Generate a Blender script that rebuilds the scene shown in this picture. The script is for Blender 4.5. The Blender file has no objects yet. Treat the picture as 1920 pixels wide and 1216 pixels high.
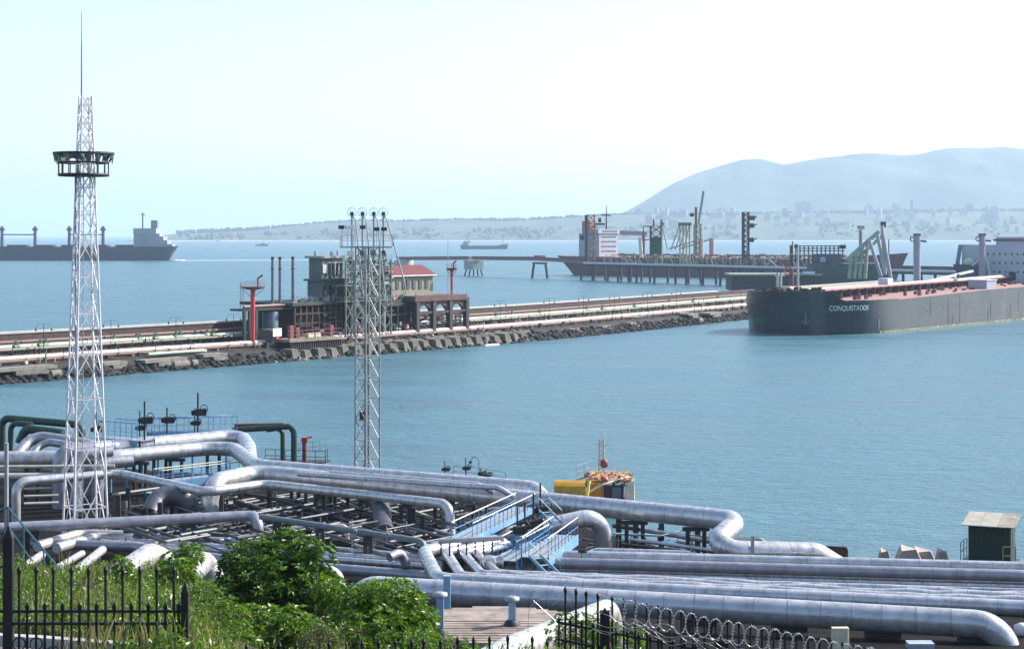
import bpy, math, random
from mathutils import Vector, noise
R = math.radians
random.seed(7)
S = bpy.context.scene
COL = S.collection
# ---------------------------------------------------------------- camera, sky, sun, exposure
FPX, HZ, EYE = 3500.0, 440.0, 30.0            # focal length in photo pixels, horizon row, eye height (m)
cam = bpy.data.objects.new('camera', bpy.data.cameras.new('camera'))
COL.objects.link(cam); S.camera = cam
cam.location = (0, 0, EYE); cam.rotation_euler = (R(90), 0, 0)
cam.data.sensor_width = 36; cam.data.lens = FPX/1920*36
cam.data.shift_y = -(608-HZ)/1920
cam.data.clip_start = 0.5; cam.data.clip_end = 90000
SUN_EL, SUN_AZ = 38.0, 66.0                    # azimuth clockwise from +Y
w = bpy.data.worlds.new("World"); S.world = w; w.use_nodes = True
wn = w.node_tree.nodes; wl = w.node_tree.links
sky = wn.new('ShaderNodeTexSky'); sky.sky_type = 'NISHITA'; sky.sun_disc = False
sky.sun_elevation = R(SUN_EL); sky.sun_rotation = R(SUN_AZ)
sky.air_density = 1.0; sky.dust_density = 1.5; sky.ozone_density = 1.1; sky.altitude = 0
bg = wn['Background']; bg.inputs['Strength'].default_value = 0.132
wl.new(sky.outputs[0], bg.inputs['Color'])
sd = bpy.data.lights.new('sun', 'SUN'); sd.energy = 4.4; sd.angle = R(0.5); sd.color = (1, .95, .88)
sun = bpy.data.objects.new('sun', sd); COL.objects.link(sun)
_s = Vector((math.sin(R(SUN_AZ))*math.cos(R(SUN_EL)), math.cos(R(SUN_AZ))*math.cos(R(SUN_EL)), math.sin(R(SUN_EL))))
sun.rotation_euler = _s.to_track_quat('Z', 'Y').to_euler(); sun.location = (60, 30, 80)
vs = S.view_settings; vs.view_transform = 'Standard'; vs.look = 'None'; vs.gamma = 1; vs.exposure = 0.92
vs.use_curve_mapping = False
S.render.engine = 'CYCLES'
S.cycles.volume_bounces = 1; S.cycles.max_bounces = 6; S.cycles.diffuse_bounces = 2; S.cycles.glossy_bounces = 3
S.cycles.transparent_max_bounces = 8
# ---------------------------------------------------------------- helpers
def V(*a): return Vector(a)
def PD(px, py, d): return V((px-960)/FPX*d, d, EYE-(py-HZ)/FPX*d)      # photo pixel at distance d
def PZ(px, py, z): return PD(px, py, (EYE-z)*FPX/(py-HZ))              # photo pixel at height z
def PX(px, d, z): return V((px-960)/FPX*d, d, z)
def lerp(a, b, t): return a+(b-a)*t
def tab(t, x):
    if x <= t[0][0]: return t[0][1]
    for (a, b), (c, d) in zip(t, t[1:]):
        if x <= c: return b+(d-b)*(x-a)/(c-a)
    return t[-1][1]

_M = {}
def mat(name, col, rough=.6, metal=0, var=.12, scale=3.0, bump=0.0, spec=.5, streak=None, streak_amt=.0, stretch=(1, 1, 1), coat=0):
    if name in _M: return _M[name]
    m = bpy.data.materials.new(name); m.use_nodes = True; n = m.node_tree.nodes; l = m.node_tree.links
    b = n['Principled BSDF']
    b.inputs['Roughness'].default_value = rough; b.inputs['Metallic'].default_value = metal
    b.inputs['Specular IOR Level'].default_value = spec
    tc = n.new('ShaderNodeTexCoord'); mp = n.new('ShaderNodeMapping'); mp.inputs['Scale'].default_value = stretch
    l.new(tc.outputs['Object'], mp.inputs[0])
    nz = n.new('ShaderNodeTexNoise'); nz.inputs['Scale'].default_value = scale; nz.inputs['Detail'].default_value = 5
    nz.inputs['Roughness'].default_value = .65; l.new(mp.outputs[0], nz.inputs['Vector'])
    cr = n.new('ShaderNodeValToRGB'); l.new(nz.outputs['Fac'], cr.inputs[0])
    cr.color_ramp.elements[0].position = .3; cr.color_ramp.elements[1].position = .7
    cr.color_ramp.elements[0].color = [max(0, c*(1-var*1.6)) for c in col]+[1]
    cr.color_ramp.elements[1].color = [min(1, c*(1+var)) for c in col]+[1]
    out = cr.outputs[0]
    if streak:
        mp2 = n.new('ShaderNodeMapping'); mp2.inputs['Scale'].default_value = (1.3, 1.3, .22)
        l.new(tc.outputs['Object'], mp2.inputs[0])
        n2 = n.new('ShaderNodeTexNoise'); n2.inputs['Scale'].default_value = scale*.8; n2.inputs['Detail'].default_value = 6
        l.new(mp2.outputs[0], n2.inputs['Vector'])
        r2 = n.new('ShaderNodeValToRGB'); l.new(n2.outputs['Fac'], r2.inputs[0])
        r2.color_ramp.elements[0].position = .62-streak_amt*.25; r2.color_ramp.elements[1].position = .72-streak_amt*.1
        mx = n.new('ShaderNodeMix'); mx.data_type = 'RGBA'; l.new(r2.outputs[0], mx.inputs['Factor'])
        l.new(out, mx.inputs['A']); mx.inputs['B'].default_value = list(streak)+[1]; out = mx.outputs['Result']
    l.new(out, b.inputs['Base Color'])
    ra = n.new('ShaderNodeMapRange'); ra.inputs['To Min'].default_value = max(.05, rough-.12); ra.inputs['To Max'].default_value = min(1, rough+.12)
    l.new(nz.outputs['Fac'], ra.inputs[0]); l.new(ra.outputs[0], b.inputs['Roughness'])
    if bump:
        bp = n.new('ShaderNodeBump'); bp.inputs['Strength'].default_value = bump; bp.inputs['Distance'].default_value = .08
        l.new(nz.outputs['Fac'], bp.inputs['Height']); l.new(bp.outputs[0], b.inputs['Normal'])
    _M[name] = m; return m

class MB:
    def __init__(s): s.v = []; s.f = []; s.sm = []
    def add(s, vs, fs, smooth=False):
        o = len(s.v); s.v += [tuple(p) for p in vs]
        for f in fs: s.f.append(tuple(i+o for i in f)); s.sm.append(smooth)
        return s
    def hexa(s, P, smooth=False):      # 8 points: bottom 4 ccw, top 4 ccw
        return s.add(P, [(3,2,1,0),(4,5,6,7),(0,1,5,4),(1,2,6,5),(2,3,7,6),(3,0,4,7)])
    def box(s, c, size, ang=0):
        c = Vector(c); x, y, z = [a/2 for a in size]; ca, sa = math.cos(ang), math.sin(ang)
        P = []
        for dz in (-z, z):
            for dx, dy in ((-x,-y),(x,-y),(x,y),(-x,y)):
                P.append(c+V(dx*ca-dy*sa, dx*sa+dy*ca, dz))
        return s.hexa(P)
    def bbox(s, c0, size, ang=0): return s.box(Vector(c0)+V(0,0,size[2]/2), size, ang)   # base centre
    def frame(s, d):
        d = d.normalized(); up = V(0,0,1) if abs(d.z) < .95 else V(0,1,0)
        a = d.cross(up).normalized(); b = a.cross(d).normalized(); return a, b
    def bar(s, p, q, r, n=6, r2=None, cap=True):
        p = Vector(p); q = Vector(q); r2 = r if r2 is None else r2
        a, b = s.frame(q-p); P = []
        for c, rr in ((p, r), (q, r2)):
            for i in range(n):
                t = 2*math.pi*i/n+math.pi/n; P.append(c+a*math.cos(t)*rr+b*math.sin(t)*rr)
        F = [(i, (i+1) % n, n+(i+1) % n, n+i) for i in range(n)]
        s.add(P, F, n > 5)
        if cap: s.add(P, [tuple(range(n))[::-1], tuple(range(n, 2*n))])
        return s
    def beam(s, p, q, w, h):
        p = Vector(p); q = Vector(q); a, b = s.frame(q-p); a = a*w/2; b = b*h/2
        return s.hexa([p-a-b, p+a-b, q+a-b, q-a-b, p-a+b, p+a+b, q+a+b, q-a+b])
    def sweep(s, pts, r, n=12, cap=True):
        t = [(pts[min(i+1, len(pts)-1)]-pts[max(i-1, 0)]).normalized() for i in range(len(pts))]
        a, b = s.frame(t[0]); P = []
        for i, p in enumerate(pts):
            if i:
                ax = t[i-1].cross(t[i])
                if ax.length > 1e-6:
                    from mathutils import Quaternion
                    q = Quaternion(ax.normalized(), t[i-1].angle(t[i])); a = q @ a
                a = (a-t[i]*a.dot(t[i])).normalized(); b = a.cross(t[i])
            rr = r[i] if isinstance(r, (list, tuple)) else r
            for k in range(n):
                an = 2*math.pi*k/n; P.append(p+a*math.cos(an)*rr+b*math.sin(an)*rr)
        F = []
        for i in range(len(pts)-1):
            for k in range(n): F.append((i*n+k, (i+1)*n+k, (i+1)*n+(k+1) % n, i*n+(k+1) % n))
        s.add(P, F, True)
        if cap: s.add(P, [tuple(range(n)), tuple(range(len(P)-n, len(P)))[::-1]])
        return s
    def tube(s, pts, r, n=12, bend=None, cap=True): return s.sweep(fillet(pts, bend or r*3), r, n, cap)
    def ring(s, c, axis, Rr, r, n=16, m=5, arc=(0, 2*math.pi)):
        a, b = s.frame(Vector(axis)); full = abs(arc[1]-arc[0]-2*math.pi) < 1e-3
        k = n if full else n+1
        pts = [Vector(c)+a*math.cos(arc[0]+(arc[1]-arc[0])*i/n)*Rr+b*math.sin(arc[0]+(arc[1]-arc[0])*i/n)*Rr for i in range(k)]
        if full: pts.append(pts[0])
        return s.sweep(pts, r, m, False)
    def lathe(s, c, prof, n=16, smooth=True):
        c = Vector(c); P = []; F = []
        for rr, z in prof:
            for k in range(n): P.append(c+V(rr*math.cos(2*math.pi*k/n), rr*math.sin(2*math.pi*k/n), z))
        for i in range(len(prof)-1):
            for k in range(n): F.append((i*n+k, i*n+(k+1) % n, (i+1)*n+(k+1) % n, (i+1)*n+k))
        s.add(P, F, smooth); s.add(P, [tuple(range(n))[::-1], tuple(range(len(P)-n, len(P)))]); return s
    def grid(s, fn, nu, nv, smooth=True):
        P = [fn(i/nu, j/nv) for j in range(nv+1) for i in range(nu+1)]
        F = [(j*(nu+1)+i, j*(nu+1)+i+1, (j+1)*(nu+1)+i+1, (j+1)*(nu+1)+i) for j in range(nv) for i in range(nu)]
        return s.add(P, F, smooth)
    def prism(s, poly, z0, z1):
        n = len(poly); P = [(x, y, z0) for x, y in poly]+[(x, y, z1) for x, y in poly]
        return s.add(P, [tuple(range(n))[::-1], tuple(range(n, 2*n))]+[(i, (i+1) % n, n+(i+1) % n, n+i) for i in range(n)])
    def slab(s, poly, d):              # 3-D polygon given thickness vector d
        n = len(poly); P = [Vector(p) for p in poly]+[Vector(p)+d for p in poly]
        return s.add(P, [tuple(range(n))[::-1], tuple(range(n, 2*n))]+[(i, (i+1) % n, n+(i+1) % n, n+i) for i in range(n)])
    def rock(s, c, r, seed=0, squash=.75):
        rnd = random.Random(seed); c = Vector(c); P = []
        g = (1+5**.5)/2
        for x, y, z in ((-1,g,0),(1,g,0),(-1,-g,0),(1,-g,0),(0,-1,g),(0,1,g),(0,-1,-g),(0,1,-g),(g,0,-1),(g,0,1),(-g,0,-1),(-g,0,1)):
            k = r/1.9*rnd.uniform(.7, 1.25); P.append(c+V(x*k, y*k, z*k*squash))
        F = [(0,11,5),(0,5,1),(0,1,7),(0,7,10),(0,10,11),(1,5,9),(5,11,4),(11,10,2),(10,7,6),(7,1,8),(3,9,4),(3,4,2),(3,2,6),(3,6,8),(3,8,9),(4,9,5),(2,4,11),(6,2,10),(8,6,7),(9,8,1)]
        return s.add(P, F)

def fillet(pts, bend, seg=7):
    pts = [Vector(p) for p in pts]; out = [pts[0]]
    for i in range(1, len(pts)-1):
        a, p, b = pts[i-1], pts[i], pts[i+1]
        u = (a-p).normalized(); v = (b-p).normalized(); ang = u.angle(v)
        if ang > math.pi-.02: out.append(p); continue
        bd = bend[i-1] if isinstance(bend, (list, tuple)) else bend
        L = min(bd/math.tan(ang/2), (a-p).length*.48, (b-p).length*.48)
        A = p+u*L; B = p+v*L
        rr = L*math.tan(ang/2); c = p+(u+v).normalized()*(rr/math.sin(ang/2))
        ca = A-c; cb = B-c; tot = ca.angle(cb)
        for k in range(seg+1):
            t = k/seg; out.append(c+(ca*math.sin((1-t)*tot)+cb*math.sin(t*tot))/math.sin(tot))
    out.append(pts[-1]); return out

ORG = {}
def _obj(name, mb, m, org):
    me = bpy.data.meshes.new(name)
    me.from_pydata([(p[0]-org[0], p[1]-org[1], p[2]-org[2]) for p in mb.v], [], mb.f)
    me.polygons.foreach_set('use_smooth', mb.sm); me.materials.append(m); me.update()
    return bpy.data.objects.new(name, me)
def tag(o, label, cat, group=None):
    o['label'] = label; o['category'] = cat
    if group: o['group'] = group
    return o
def thing(name, label, cat, base, group=None):
    o = bpy.data.objects.new(name, None); COL.objects.link(o); o.location = base; ORG[o] = Vector(base)
    return tag(o, label, cat, group)
def part(name, mb, m, parent, label=None, kind=None):
    org = ORG[parent]; o = _obj(name, mb, m, org); COL.objects.link(o); o.parent = parent; ORG[o] = org
    if label: o['label'] = label
    if kind: o['kind'] = kind
    return o
def solo(name, mb, m, label, cat, group=None, base=None):
    if base is None:
        n = len(mb.v); base = V(sum(p[0] for p in mb.v)/n, sum(p[1] for p in mb.v)/n, min(p[2] for p in mb.v))
    o = _obj(name, mb, m, base); COL.objects.link(o); o.location = base; ORG[o] = Vector(base); return tag(o, label, cat, group)
def struct(name, mb, m, kind='structure'):
    o = _obj(name, mb, m, V(0,0,0)); COL.objects.link(o); o['kind'] = kind; ORG[o] = V(0,0,0); return o
def at(name, src, parent, loc, rot=None, scale=None):      # another part sharing src's mesh
    o = src.copy(); o.name = name; COL.objects.link(o); o.parent = parent; o.location = loc
    if rot is not None: o.rotation_euler = rot
    if scale is not None: o.scale = scale
    return o
def dup(root, loc, label=None, rz=None, sc=None):
    r = root.copy(); COL.objects.link(r); r.location = loc; ORG[r] = Vector(loc)
    if rz is not None: r.rotation_euler = (0, 0, rz)
    if sc is not None: r.scale = (sc,)*3 if not isinstance(sc, tuple) else sc
    if label: r['label'] = label
    for ch in list(root.children):
        c = ch.copy(); COL.objects.link(c); c.parent = r
        for g in list(ch.children):
            d = g.copy(); COL.objects.link(d); d.parent = c
    return r
def M2(m, r):                                              # local builder shortcut
    return m

# materials ------------------------------------------------------------------
def clad(name, c, rough, rust=0):
    return mat(name, c, rough, metal=.5, var=.2, scale=1.3, bump=.25, streak=(.16,.11,.08) if rust else (.36,.35,.34), streak_amt=.05 if not rust else .25)
ALU = clad('aluminium_cladding', (.56,.555,.565), .30)
ALU2 = clad('weathered_cladding', (.34,.34,.38), .42)
WHITEPIPE = mat('white_pipe_paint', (.60,.57,.52), .45, .0, .1, 1.2, .05, streak=(.42,.33,.27), streak_amt=.12)
GREENPIPE = mat('green_pipe_paint', (.20,.27,.19), .55, 0, .2, 1.5, streak=(.13,.08,.05), streak_amt=.2)
REDPIPE = mat('red_brown_pipe', (.13,.058,.048), .6, 0, .2, 1.0, streak=(.10,.06,.05), streak_amt=.3)
DARKSTEEL = mat('dark_steel', (.035,.035,.04), .6, .2, .3, 2)
BROWNSTEEL = mat('rusty_brown_steel', (.055,.032,.028), .75, 0, .35, 1.5)
DKGREEN = mat('dark_green_paint', (.022,.055,.042), .5, 0, .25, 2)
MIDGREEN = mat('mid_green_paint', (.10,.20,.13), .55, 0, .25, 2)
BLUE = mat('blue_paint', (.15,.33,.56), .5, 0, .15, 1.5, streak=(.28,.34,.42), streak_amt=.1)
LTBLUE = mat('pale_blue_paint', (.24,.42,.56), .5, 0, .12, 1.5, streak=(.16,.12,.1), streak_amt=.1)
RAILY = mat('pale_handrail', (.62,.60,.48), .5, 0, .1, 2)
WHITEST = mat('white_steel', (.62,.63,.64), .45, 0, .08, 1.5, streak=(.45,.42,.40), streak_amt=.1)
GREYST = mat('grey_galvanised_steel', (.36,.38,.38), .5, .3, .15, 1.5)
PURPST = mat('purple_grey_steel', (.055,.048,.058), .6, .2, .2, 1.5)  # tone lowered to stand for shade on the terminal front
CONC = mat('concrete', (.20,.185,.16), .9, 0, .25, .8, .5, streak=(.16,.14,.12), streak_amt=.3)
LCONC = mat('light_concrete', (.46,.45,.42), .85, 0, .12, .5, .3)
DKCONC = mat('dark_wet_concrete', (.045,.042,.04), .8, 0, .4, .7, .6)
ROCK = mat('rubble_rock', (.06,.055,.05), .9, 0, .5, .9, .8)
MOLE = mat('mole_deck_earth', (.12,.10,.085), .95, 0, .3, .25, .5)
REDPAINT = mat('red_paint', (.50,.05,.06), .5, 0, .15, 1.5)
PINKRED = mat('faded_red_paint', (.22,.06,.07), .6, 0, .2, 1.5)
YELLOW = mat('yellow_canvas', (.50,.25,.012), .6, 0, .15, 1.2)
ORANGE = mat('orange_paint', (.62,.17,.05), .5, 0, .2, 2)
CREAM = mat('cream_paint', (.66,.60,.44), .55, 0, .15, 2)
GLASS = mat('dark_window_glass', (.02,.035,.04), .12, 0, .1, 1, spec=.8)
BLACK = mat('black_iron', (.008,.008,.009), .55, .0, .2, 4)
# ================================================================ SETTING
# sea ---------------------------------------------------------------
def sea_mat():
    m = bpy.data.materials.new('sea_water'); m.use_nodes = True; n = m.node_tree.nodes; l = m.node_tree.links
    b = n['Principled BSDF']; b.inputs['Roughness'].default_value = .30; b.inputs['IOR'].default_value = 1.33
    b.inputs['Specular IOR Level'].default_value = .5
    g = n.new('ShaderNodeNewGeometry')
    hs = []
    for sc, st, a, rot in (((.55,.9,1), 1, .55, .5), ((.13,.22,1), 1, .9, .3), ((.02,.05,1), 1, .5, .2), ((2.4,3.2,1), 1, .3, .7)):
        mp = n.new('ShaderNodeMapping'); mp.inputs['Scale'].default_value = sc; mp.inputs['Rotation'].default_value = (0,0,rot)
        l.new(g.outputs['Position'], mp.inputs[0])
        z = n.new('ShaderNodeTexNoise'); z.inputs['Scale'].default_value = 1; z.inputs['Detail'].default_value = 4; z.inputs['Distortion'].default_value = .4
        l.new(mp.outputs[0], z.inputs['Vector'])
        k = n.new('ShaderNodeMath'); k.operation = 'MULTIPLY'; k.inputs[1].default_value = a; l.new(z.outputs['Fac'], k.inputs[0]); hs.append((k, z))
    s = hs[0][0]
    for k, _ in hs[1:]:
        ad = n.new('ShaderNodeMath'); l.new(s.outputs[0], ad.inputs[0]); l.new(k.outputs[0], ad.inputs[1]); s = ad
    bp = n.new('ShaderNodeBump'); bp.inputs['Strength'].default_value = .75; bp.inputs['Distance'].default_value = .9
    l.new(s.outputs[0], bp.inputs['Height']); l.new(bp.outputs[0], b.inputs['Normal'])
    cr = n.new('ShaderNodeValToRGB'); cr.color_ramp.elements[0].position = .35; cr.color_ramp.elements[1].position = .68
    cr.color_ramp.elements[0].color = (.034,.100,.132,1); cr.color_ramp.elements[1].color = (.075,.178,.222,1)
    rm = n.new('ShaderNodeMapRange'); rm.inputs['From Min'].default_value = .35; rm.inputs['From Max'].default_value = .65; rm.inputs['To Min'].default_value = .26; rm.inputs['To Max'].default_value = .38
    l.new(hs[2][1].outputs['Fac'], rm.inputs[0]); l.new(rm.outputs[0], b.inputs['Roughness'])
    mm = n.new('ShaderNodeMix'); mm.inputs[0].default_value = .5
    l.new(hs[0][1].outputs['Fac'], mm.inputs['A']); l.new(hs[2][1].outputs['Fac'], mm.inputs['B'])
    l.new(mm.outputs[0], cr.inputs[0]); l.new(cr.outputs[0], b.inputs['Base Color'])
    return m
sea = struct('sea', MB().add([(-30000,-3000,0),(30000,-3000,0),(30000,42000,0),(-30000,42000,0)], [(0,1,2,3)]), sea_mat())

# terrain of the terminal -------------------------------------------
PROF = [(-30,29.5),(0,28.4),(10,27),(20,25),(35,21.8),(50,18.8),(58,16),(66,13.5),(75,11.3),(85,9.5),(95,8.2),(108,6.9),(125,5),(146,3.6),(160,3),(400,3)]
PROFL = [(-30,29.5),(0,28.4),(10,27.2),(20,25.3),(35,23.0),(50,20.9),(60,18.2),(75,13.5),(95,8.8),(108,6.9),(125,5),(146,3.6),(160,3),(400,3)]
SHORE = [(-110,246),(-64,232),(-22,209),(2,190),(11,169),(19,159),(42,157),(110,152)]
def G(x, y):
    r = x/max(y, 8)
    k = min(1, max(0, (-.13-r)/.05)); k = k*k*(3-2*k)
    z = lerp(tab(PROF, y), tab(PROFL, y), k)
    sh = tab(SHORE, x)
    if y > sh-5: z = lerp(z, -1.5, min(1, (y-sh+5)/9))
    return z+.12*noise.noise(V(x*.25, y*.25, 0))+(.25*noise.noise(V(x*.08, y*.08, 3)) if y < 95 else 0)
def gp(x, y, dz=0): return V(x, y, G(x, y)+dz)
mb = MB(); mb.grid(lambda u, v: gp(lerp(-115, 115, u), lerp(-25, 255, v)), 130, 150)
GROUND = mat('dry_ground', (.045,.036,.028), .95, 0, .4, .35, .6, spec=.1)
ground = struct('ground', mb, GROUND)
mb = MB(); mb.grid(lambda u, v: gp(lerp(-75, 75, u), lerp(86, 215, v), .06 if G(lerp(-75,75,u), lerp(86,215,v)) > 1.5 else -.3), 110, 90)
struct('plant_yard', mb, mat('shade_dark_yard_concrete', (.014,.013,.013), .9, 0, .4, .3, .4, spec=.05))  # near-black sheet: the deep shade under the pipes is put into its colour

# hills --------------------------------------------------------------
def ridge(prof, dist, depth, px0, px1, n, m, zf, seed, rough):
    def fn(u, v):
        px = lerp(px0, px1, u); d = dist+depth*v
        yt = tab(prof, px); zt = (HZ-yt)/FPX*(dist+depth*.62)+EYE
        h = math.sin(min(1, v/.62)*math.pi/2)**zf if v < .62 else math.cos((v-.62)/.38*math.pi/2)
        p = V((px-960)/FPX*d, d, 0)
        nz = noise.fractal(V(p.x*.0016+seed, p.y*.0016, seed), 1, 2, 5)
        p.z = max(-3, zt*h*(1+.10*nz*math.sin(math.pi*min(1, v/.62)) ) + rough*nz*min(1, v*6)*(0 if v>.9 else 1)) if v > 0 else -3
        return p
    mb = MB(); mb.grid(fn, n, m); return mb
LOW = [(200,453),(250,450),(300,441),(335,437),(400,434.5),(500,429),(600,421),(680,416),(760,417),(860,414),(960,414),(1040,411),(1100,408),(1170,404),(1240,402),(1400,403),(1560,400),(1700,398),(1950,396),(2200,399)]
MNT = [(1080,430),(1165,403),(1200,384),(1240,358),(1265,343),(1300,328),(1350,311),(1390,302.5),(1420,303.5),(1450,310),(1470,310.5),(1500,303),(1540,295),(1600,290),(1640,290.5),(1690,297.5),(1720,296.5),(1760,288.5),(1800,281),(1850,276),(1875,274),(1920,280),(2050,298),(2300,330)]
HILLM = mat('scrub_covered_hill', (.07,.09,.05), .95, 0, .5, .004, 0)
struct('low_hills', ridge(LOW, 8900, 1900, 200, 2200, 260, 26, .8, 1.3, 5), HILLM)
struct('mountain', ridge(MNT, 11200, 3200, 1000, 2500, 260, 50, 1.0, 5.1, 16), mat('forested_mountain', (.065,.09,.06), .95, 0, .6, .0016, 0))
struct('beach', MB().grid(lambda u, v: V((lerp(300, 2150, u)-960)/FPX*(8840+90*v), 8840+90*v, -1+5*v), 60, 2), mat('beach_sand', (.42,.38,.28), .9, 0, .2, .01))
def low_z(px, d):
    zt = (HZ-tab(LOW, px))/FPX*(8900+1900*.62)+EYE; v = (d-8900)/1900
    return zt*math.sin(min(1, v/.62)*math.pi/2)**.8 if v > 0 else 2
rnd = random.Random(3); mb = MB()
for i in range(2000):
    px = rnd.uniform(330, 1950); v = rnd.choice([rnd.uniform(.03, .2), rnd.uniform(.5, .62), rnd.uniform(.55, .62)])
    if noise.noise(V(px*.02, v*5, 1)) < -.12 and v < .5: continue
    d = 8900+1900*v; h = rnd.uniform(7, 17)
    mb.rock(PX(px, d, low_z(px, d)+h*.35), h*.8, i, rnd.uniform(.8, 1.3))
struct('distant_woods', mb, mat('distant_foliage', (.045,.065,.035), 1, 0, .3, .01), 'stuff')
# city blocks on the far shore
CITY = [mat('far_plaster_white', (.36,.34,.32), .8, 0, .1, .05), mat('far_plaster_grey', (.16,.16,.17), .8, 0, .1, .05), mat('far_plaster_tan', (.22,.18,.15), .8, 0, .1, .05)]
def far_block(px, d, wpx, ybase, ytop, mi, label, group=None):
    zb = EYE-(ybase-HZ)/FPX*d; zt = EYE-(ytop-HZ)/FPX*d; wd = wpx/FPX*d; a = R(random.uniform(-25, 25))
    zb = min(zb, low_z(px, d)-2)
    o = thing('apartment_block', label, 'building', PX(px, d, zb), group)
    part('wall', MB().bbox(PX(px, d, zb), (wd, 16, zt-zb), a), CITY[mi], o)
    part('roof', MB().bbox(PX(px, d, zt), (wd*.35, 7, 4), a), CITY[1], o)
    wb = MB(); c = PX(px, d, 0); ux = V(math.cos(a), math.sin(a), 0); fy = V(math.sin(a), -math.cos(a), 0)*8.1
    nf = max(2, int((zt-zb-8)/6)); nc = max(2, int(wd/7))
    for f in range(nf):
        for k in range(nc):
            p = c+ux*((k+.5)/nc-.5)*wd*.92+fy; p.z = zt-5-f*6
            wb.box(p, (2.6, .4, 2.4), a)
    part('window', wb, GLASS, o, kind='stuff')
far_block(1507, 9900, 30, 412, 379, 0, 'tall slab tower block standing highest above the hazy city on the right')
far_block(1282, 9700, 14, 420, 396, 0, 'pale far apartment block left of the lattice boom crane', None)
far_block(1709, 9900, 4, 400, 376, 1, 'thin far mast-like tower on the slope right of the tallest block')
rnd = random.Random(11); random.seed(5)
for i in range(84):
    px = rnd.choice([rnd.uniform(1195, 1300), rnd.uniform(1330, 1560), rnd.uniform(1560, 1900)]); d = rnd.uniform(9150, 9900)
    yb = HZ+(EYE-low_z(px, d))/d*FPX
    far_block(px, d, rnd.uniform(5, 15), yb+1, yb-rnd.uniform(5, 17), rnd.choice([0, 0, 1, 2]), 'pale hazy apartment block among the many of the city below the mountain', 'apartment blocks of the hazy city below the mountain')
rnd = random.Random(12)
for i in range(22):
    px = rnd.uniform(500, 1100); d = rnd.uniform(8960, 9300); c = PX(px, d, low_z(px, d)-1)
    o = thing('far_house', 'tiny pale house on the far shore of the bay below the low wooded hills', 'house', c, 'tiny houses along the far shore')
    wd = rnd.uniform(12, 30)
    part('wall', MB().bbox(c, (wd, 12, 9)), CITY[0], o); part('roof', MB().slab([c+V(-wd/2-1,-7,9), c+V(wd/2+1,-7,9), c+V(wd/2+1,0,13), c+V(-wd/2-1,0,13)], V(0,.5,.6)), mat('far_tile', (.3,.16,.11), .9), o)

# the mole ------------------------------------------------------------
NP = [V(-317,78,0), V(-210,226,0), V(-103,375,0), V(4.5,525,0), V(83.5,664,0), V(150,788,0), V(215,912,0)]
def _cr(a, b, c, d, t): return .5*((2*b)+(c-a)*t+(2*a-5*b+4*c-d)*t*t+(3*b-a-3*c+d)*t**3)
MPATH = []
for i in range(1, len(NP)-2):
    for k in range(24): MPATH.append(_cr(NP[i-1], NP[i], NP[i+1], NP[i+2], k/24))
MPATH.append(NP[-2])
MS = [0]
for a, b in zip(MPATH, MPATH[1:]): MS.append(MS[-1]+(b-a).length)
def mole(s, t, z):                       # s metres along near edge, t metres towards the open sea
    s = max(0, min(MS[-1]-.01, s)); i = 0
    while MS[i+1] < s: i += 1
    k = (s-MS[i])/(MS[i+1]-MS[i]); p = lerp(MPATH[i], MPATH[i+1], k)
    j0 = max(0, i-1); j1 = min(len(MPATH)-1, i+2); d = (MPATH[j1]-MPATH[j0]).normalized()
    return V(p.x-d.y*t, p.y+d.x*t, z)
def mole_dir(s): d = mole(s+1, 0, 0)-mole(s-1, 0, 0); return math.atan2(d.y, d.x)
def s_at(px, t):                         # where the line at offset t crosses photo column px
    lo, hi = 0, MS[-1]
    for _ in range(40):
        m_ = (lo+hi)/2; p = mole(m_, t, 0)
        if 960+p.x/p.y*FPX < px: lo = m_
        else: hi = m_
    return lo
SL = MS[-1]-40
def strip(prof, s0, s1, step=6, jit=0, seed=0):
    n = max(1, int((s1-s0)/step)); P = prof; mb = MB()
    def fn(u, v):
        k = v*(len(P)-1); i = min(int(k+1e-6), len(P)-2); f = k-i
        t = lerp(P[i][0], P[i+1][0], f); z = lerp(P[i][1], P[i+1][1], f); s = lerp(s0, s1, u)
        j = jit*noise.noise(V(s*.35, t*.5, seed)); return mole(s, t+j, z+j*.6)
    mb.grid(fn, n, len(P)-1, False); return mb
struct('mole', strip([(6.9,2.9),(7,3.0),(12,3.2),(20,3.2),(32,3.4),(33,3.4),(36,-2)], 10, SL, 5), MOLE)
struct('mole_slope', strip([(-3,-2),(0,0),(3,1.6),(5,2.6),(6.95,2.95)], 10, SL, 4, .8, 4), mat('dark_slope_rock', (.022,.02,.018), .85, 0, .5, .8, .8))  # near slope in a dark mottled rock tone
# parapet at the open-sea side: dark wall below, pale coping on top
wall = thing('sea_wall', 'long parapet wall with pale coping along the open-sea side of the mole', 'wall', mole(30, 33, 3))
part('wall_body', strip([(31.6,3.3),(31.6,7.9),(33.4,7.9),(33.6,-1)], 10, SL-10, 6), mat('brown_wall', (.075,.052,.05), .9, 0, .3, .6, .4), wall)
part('coping', strip([(31.4,7.905),(31.4,8.35),(33.7,8.35),(33.7,7.905)], 10, s_at(1345, 32), 6), LCONC, wall)
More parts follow.
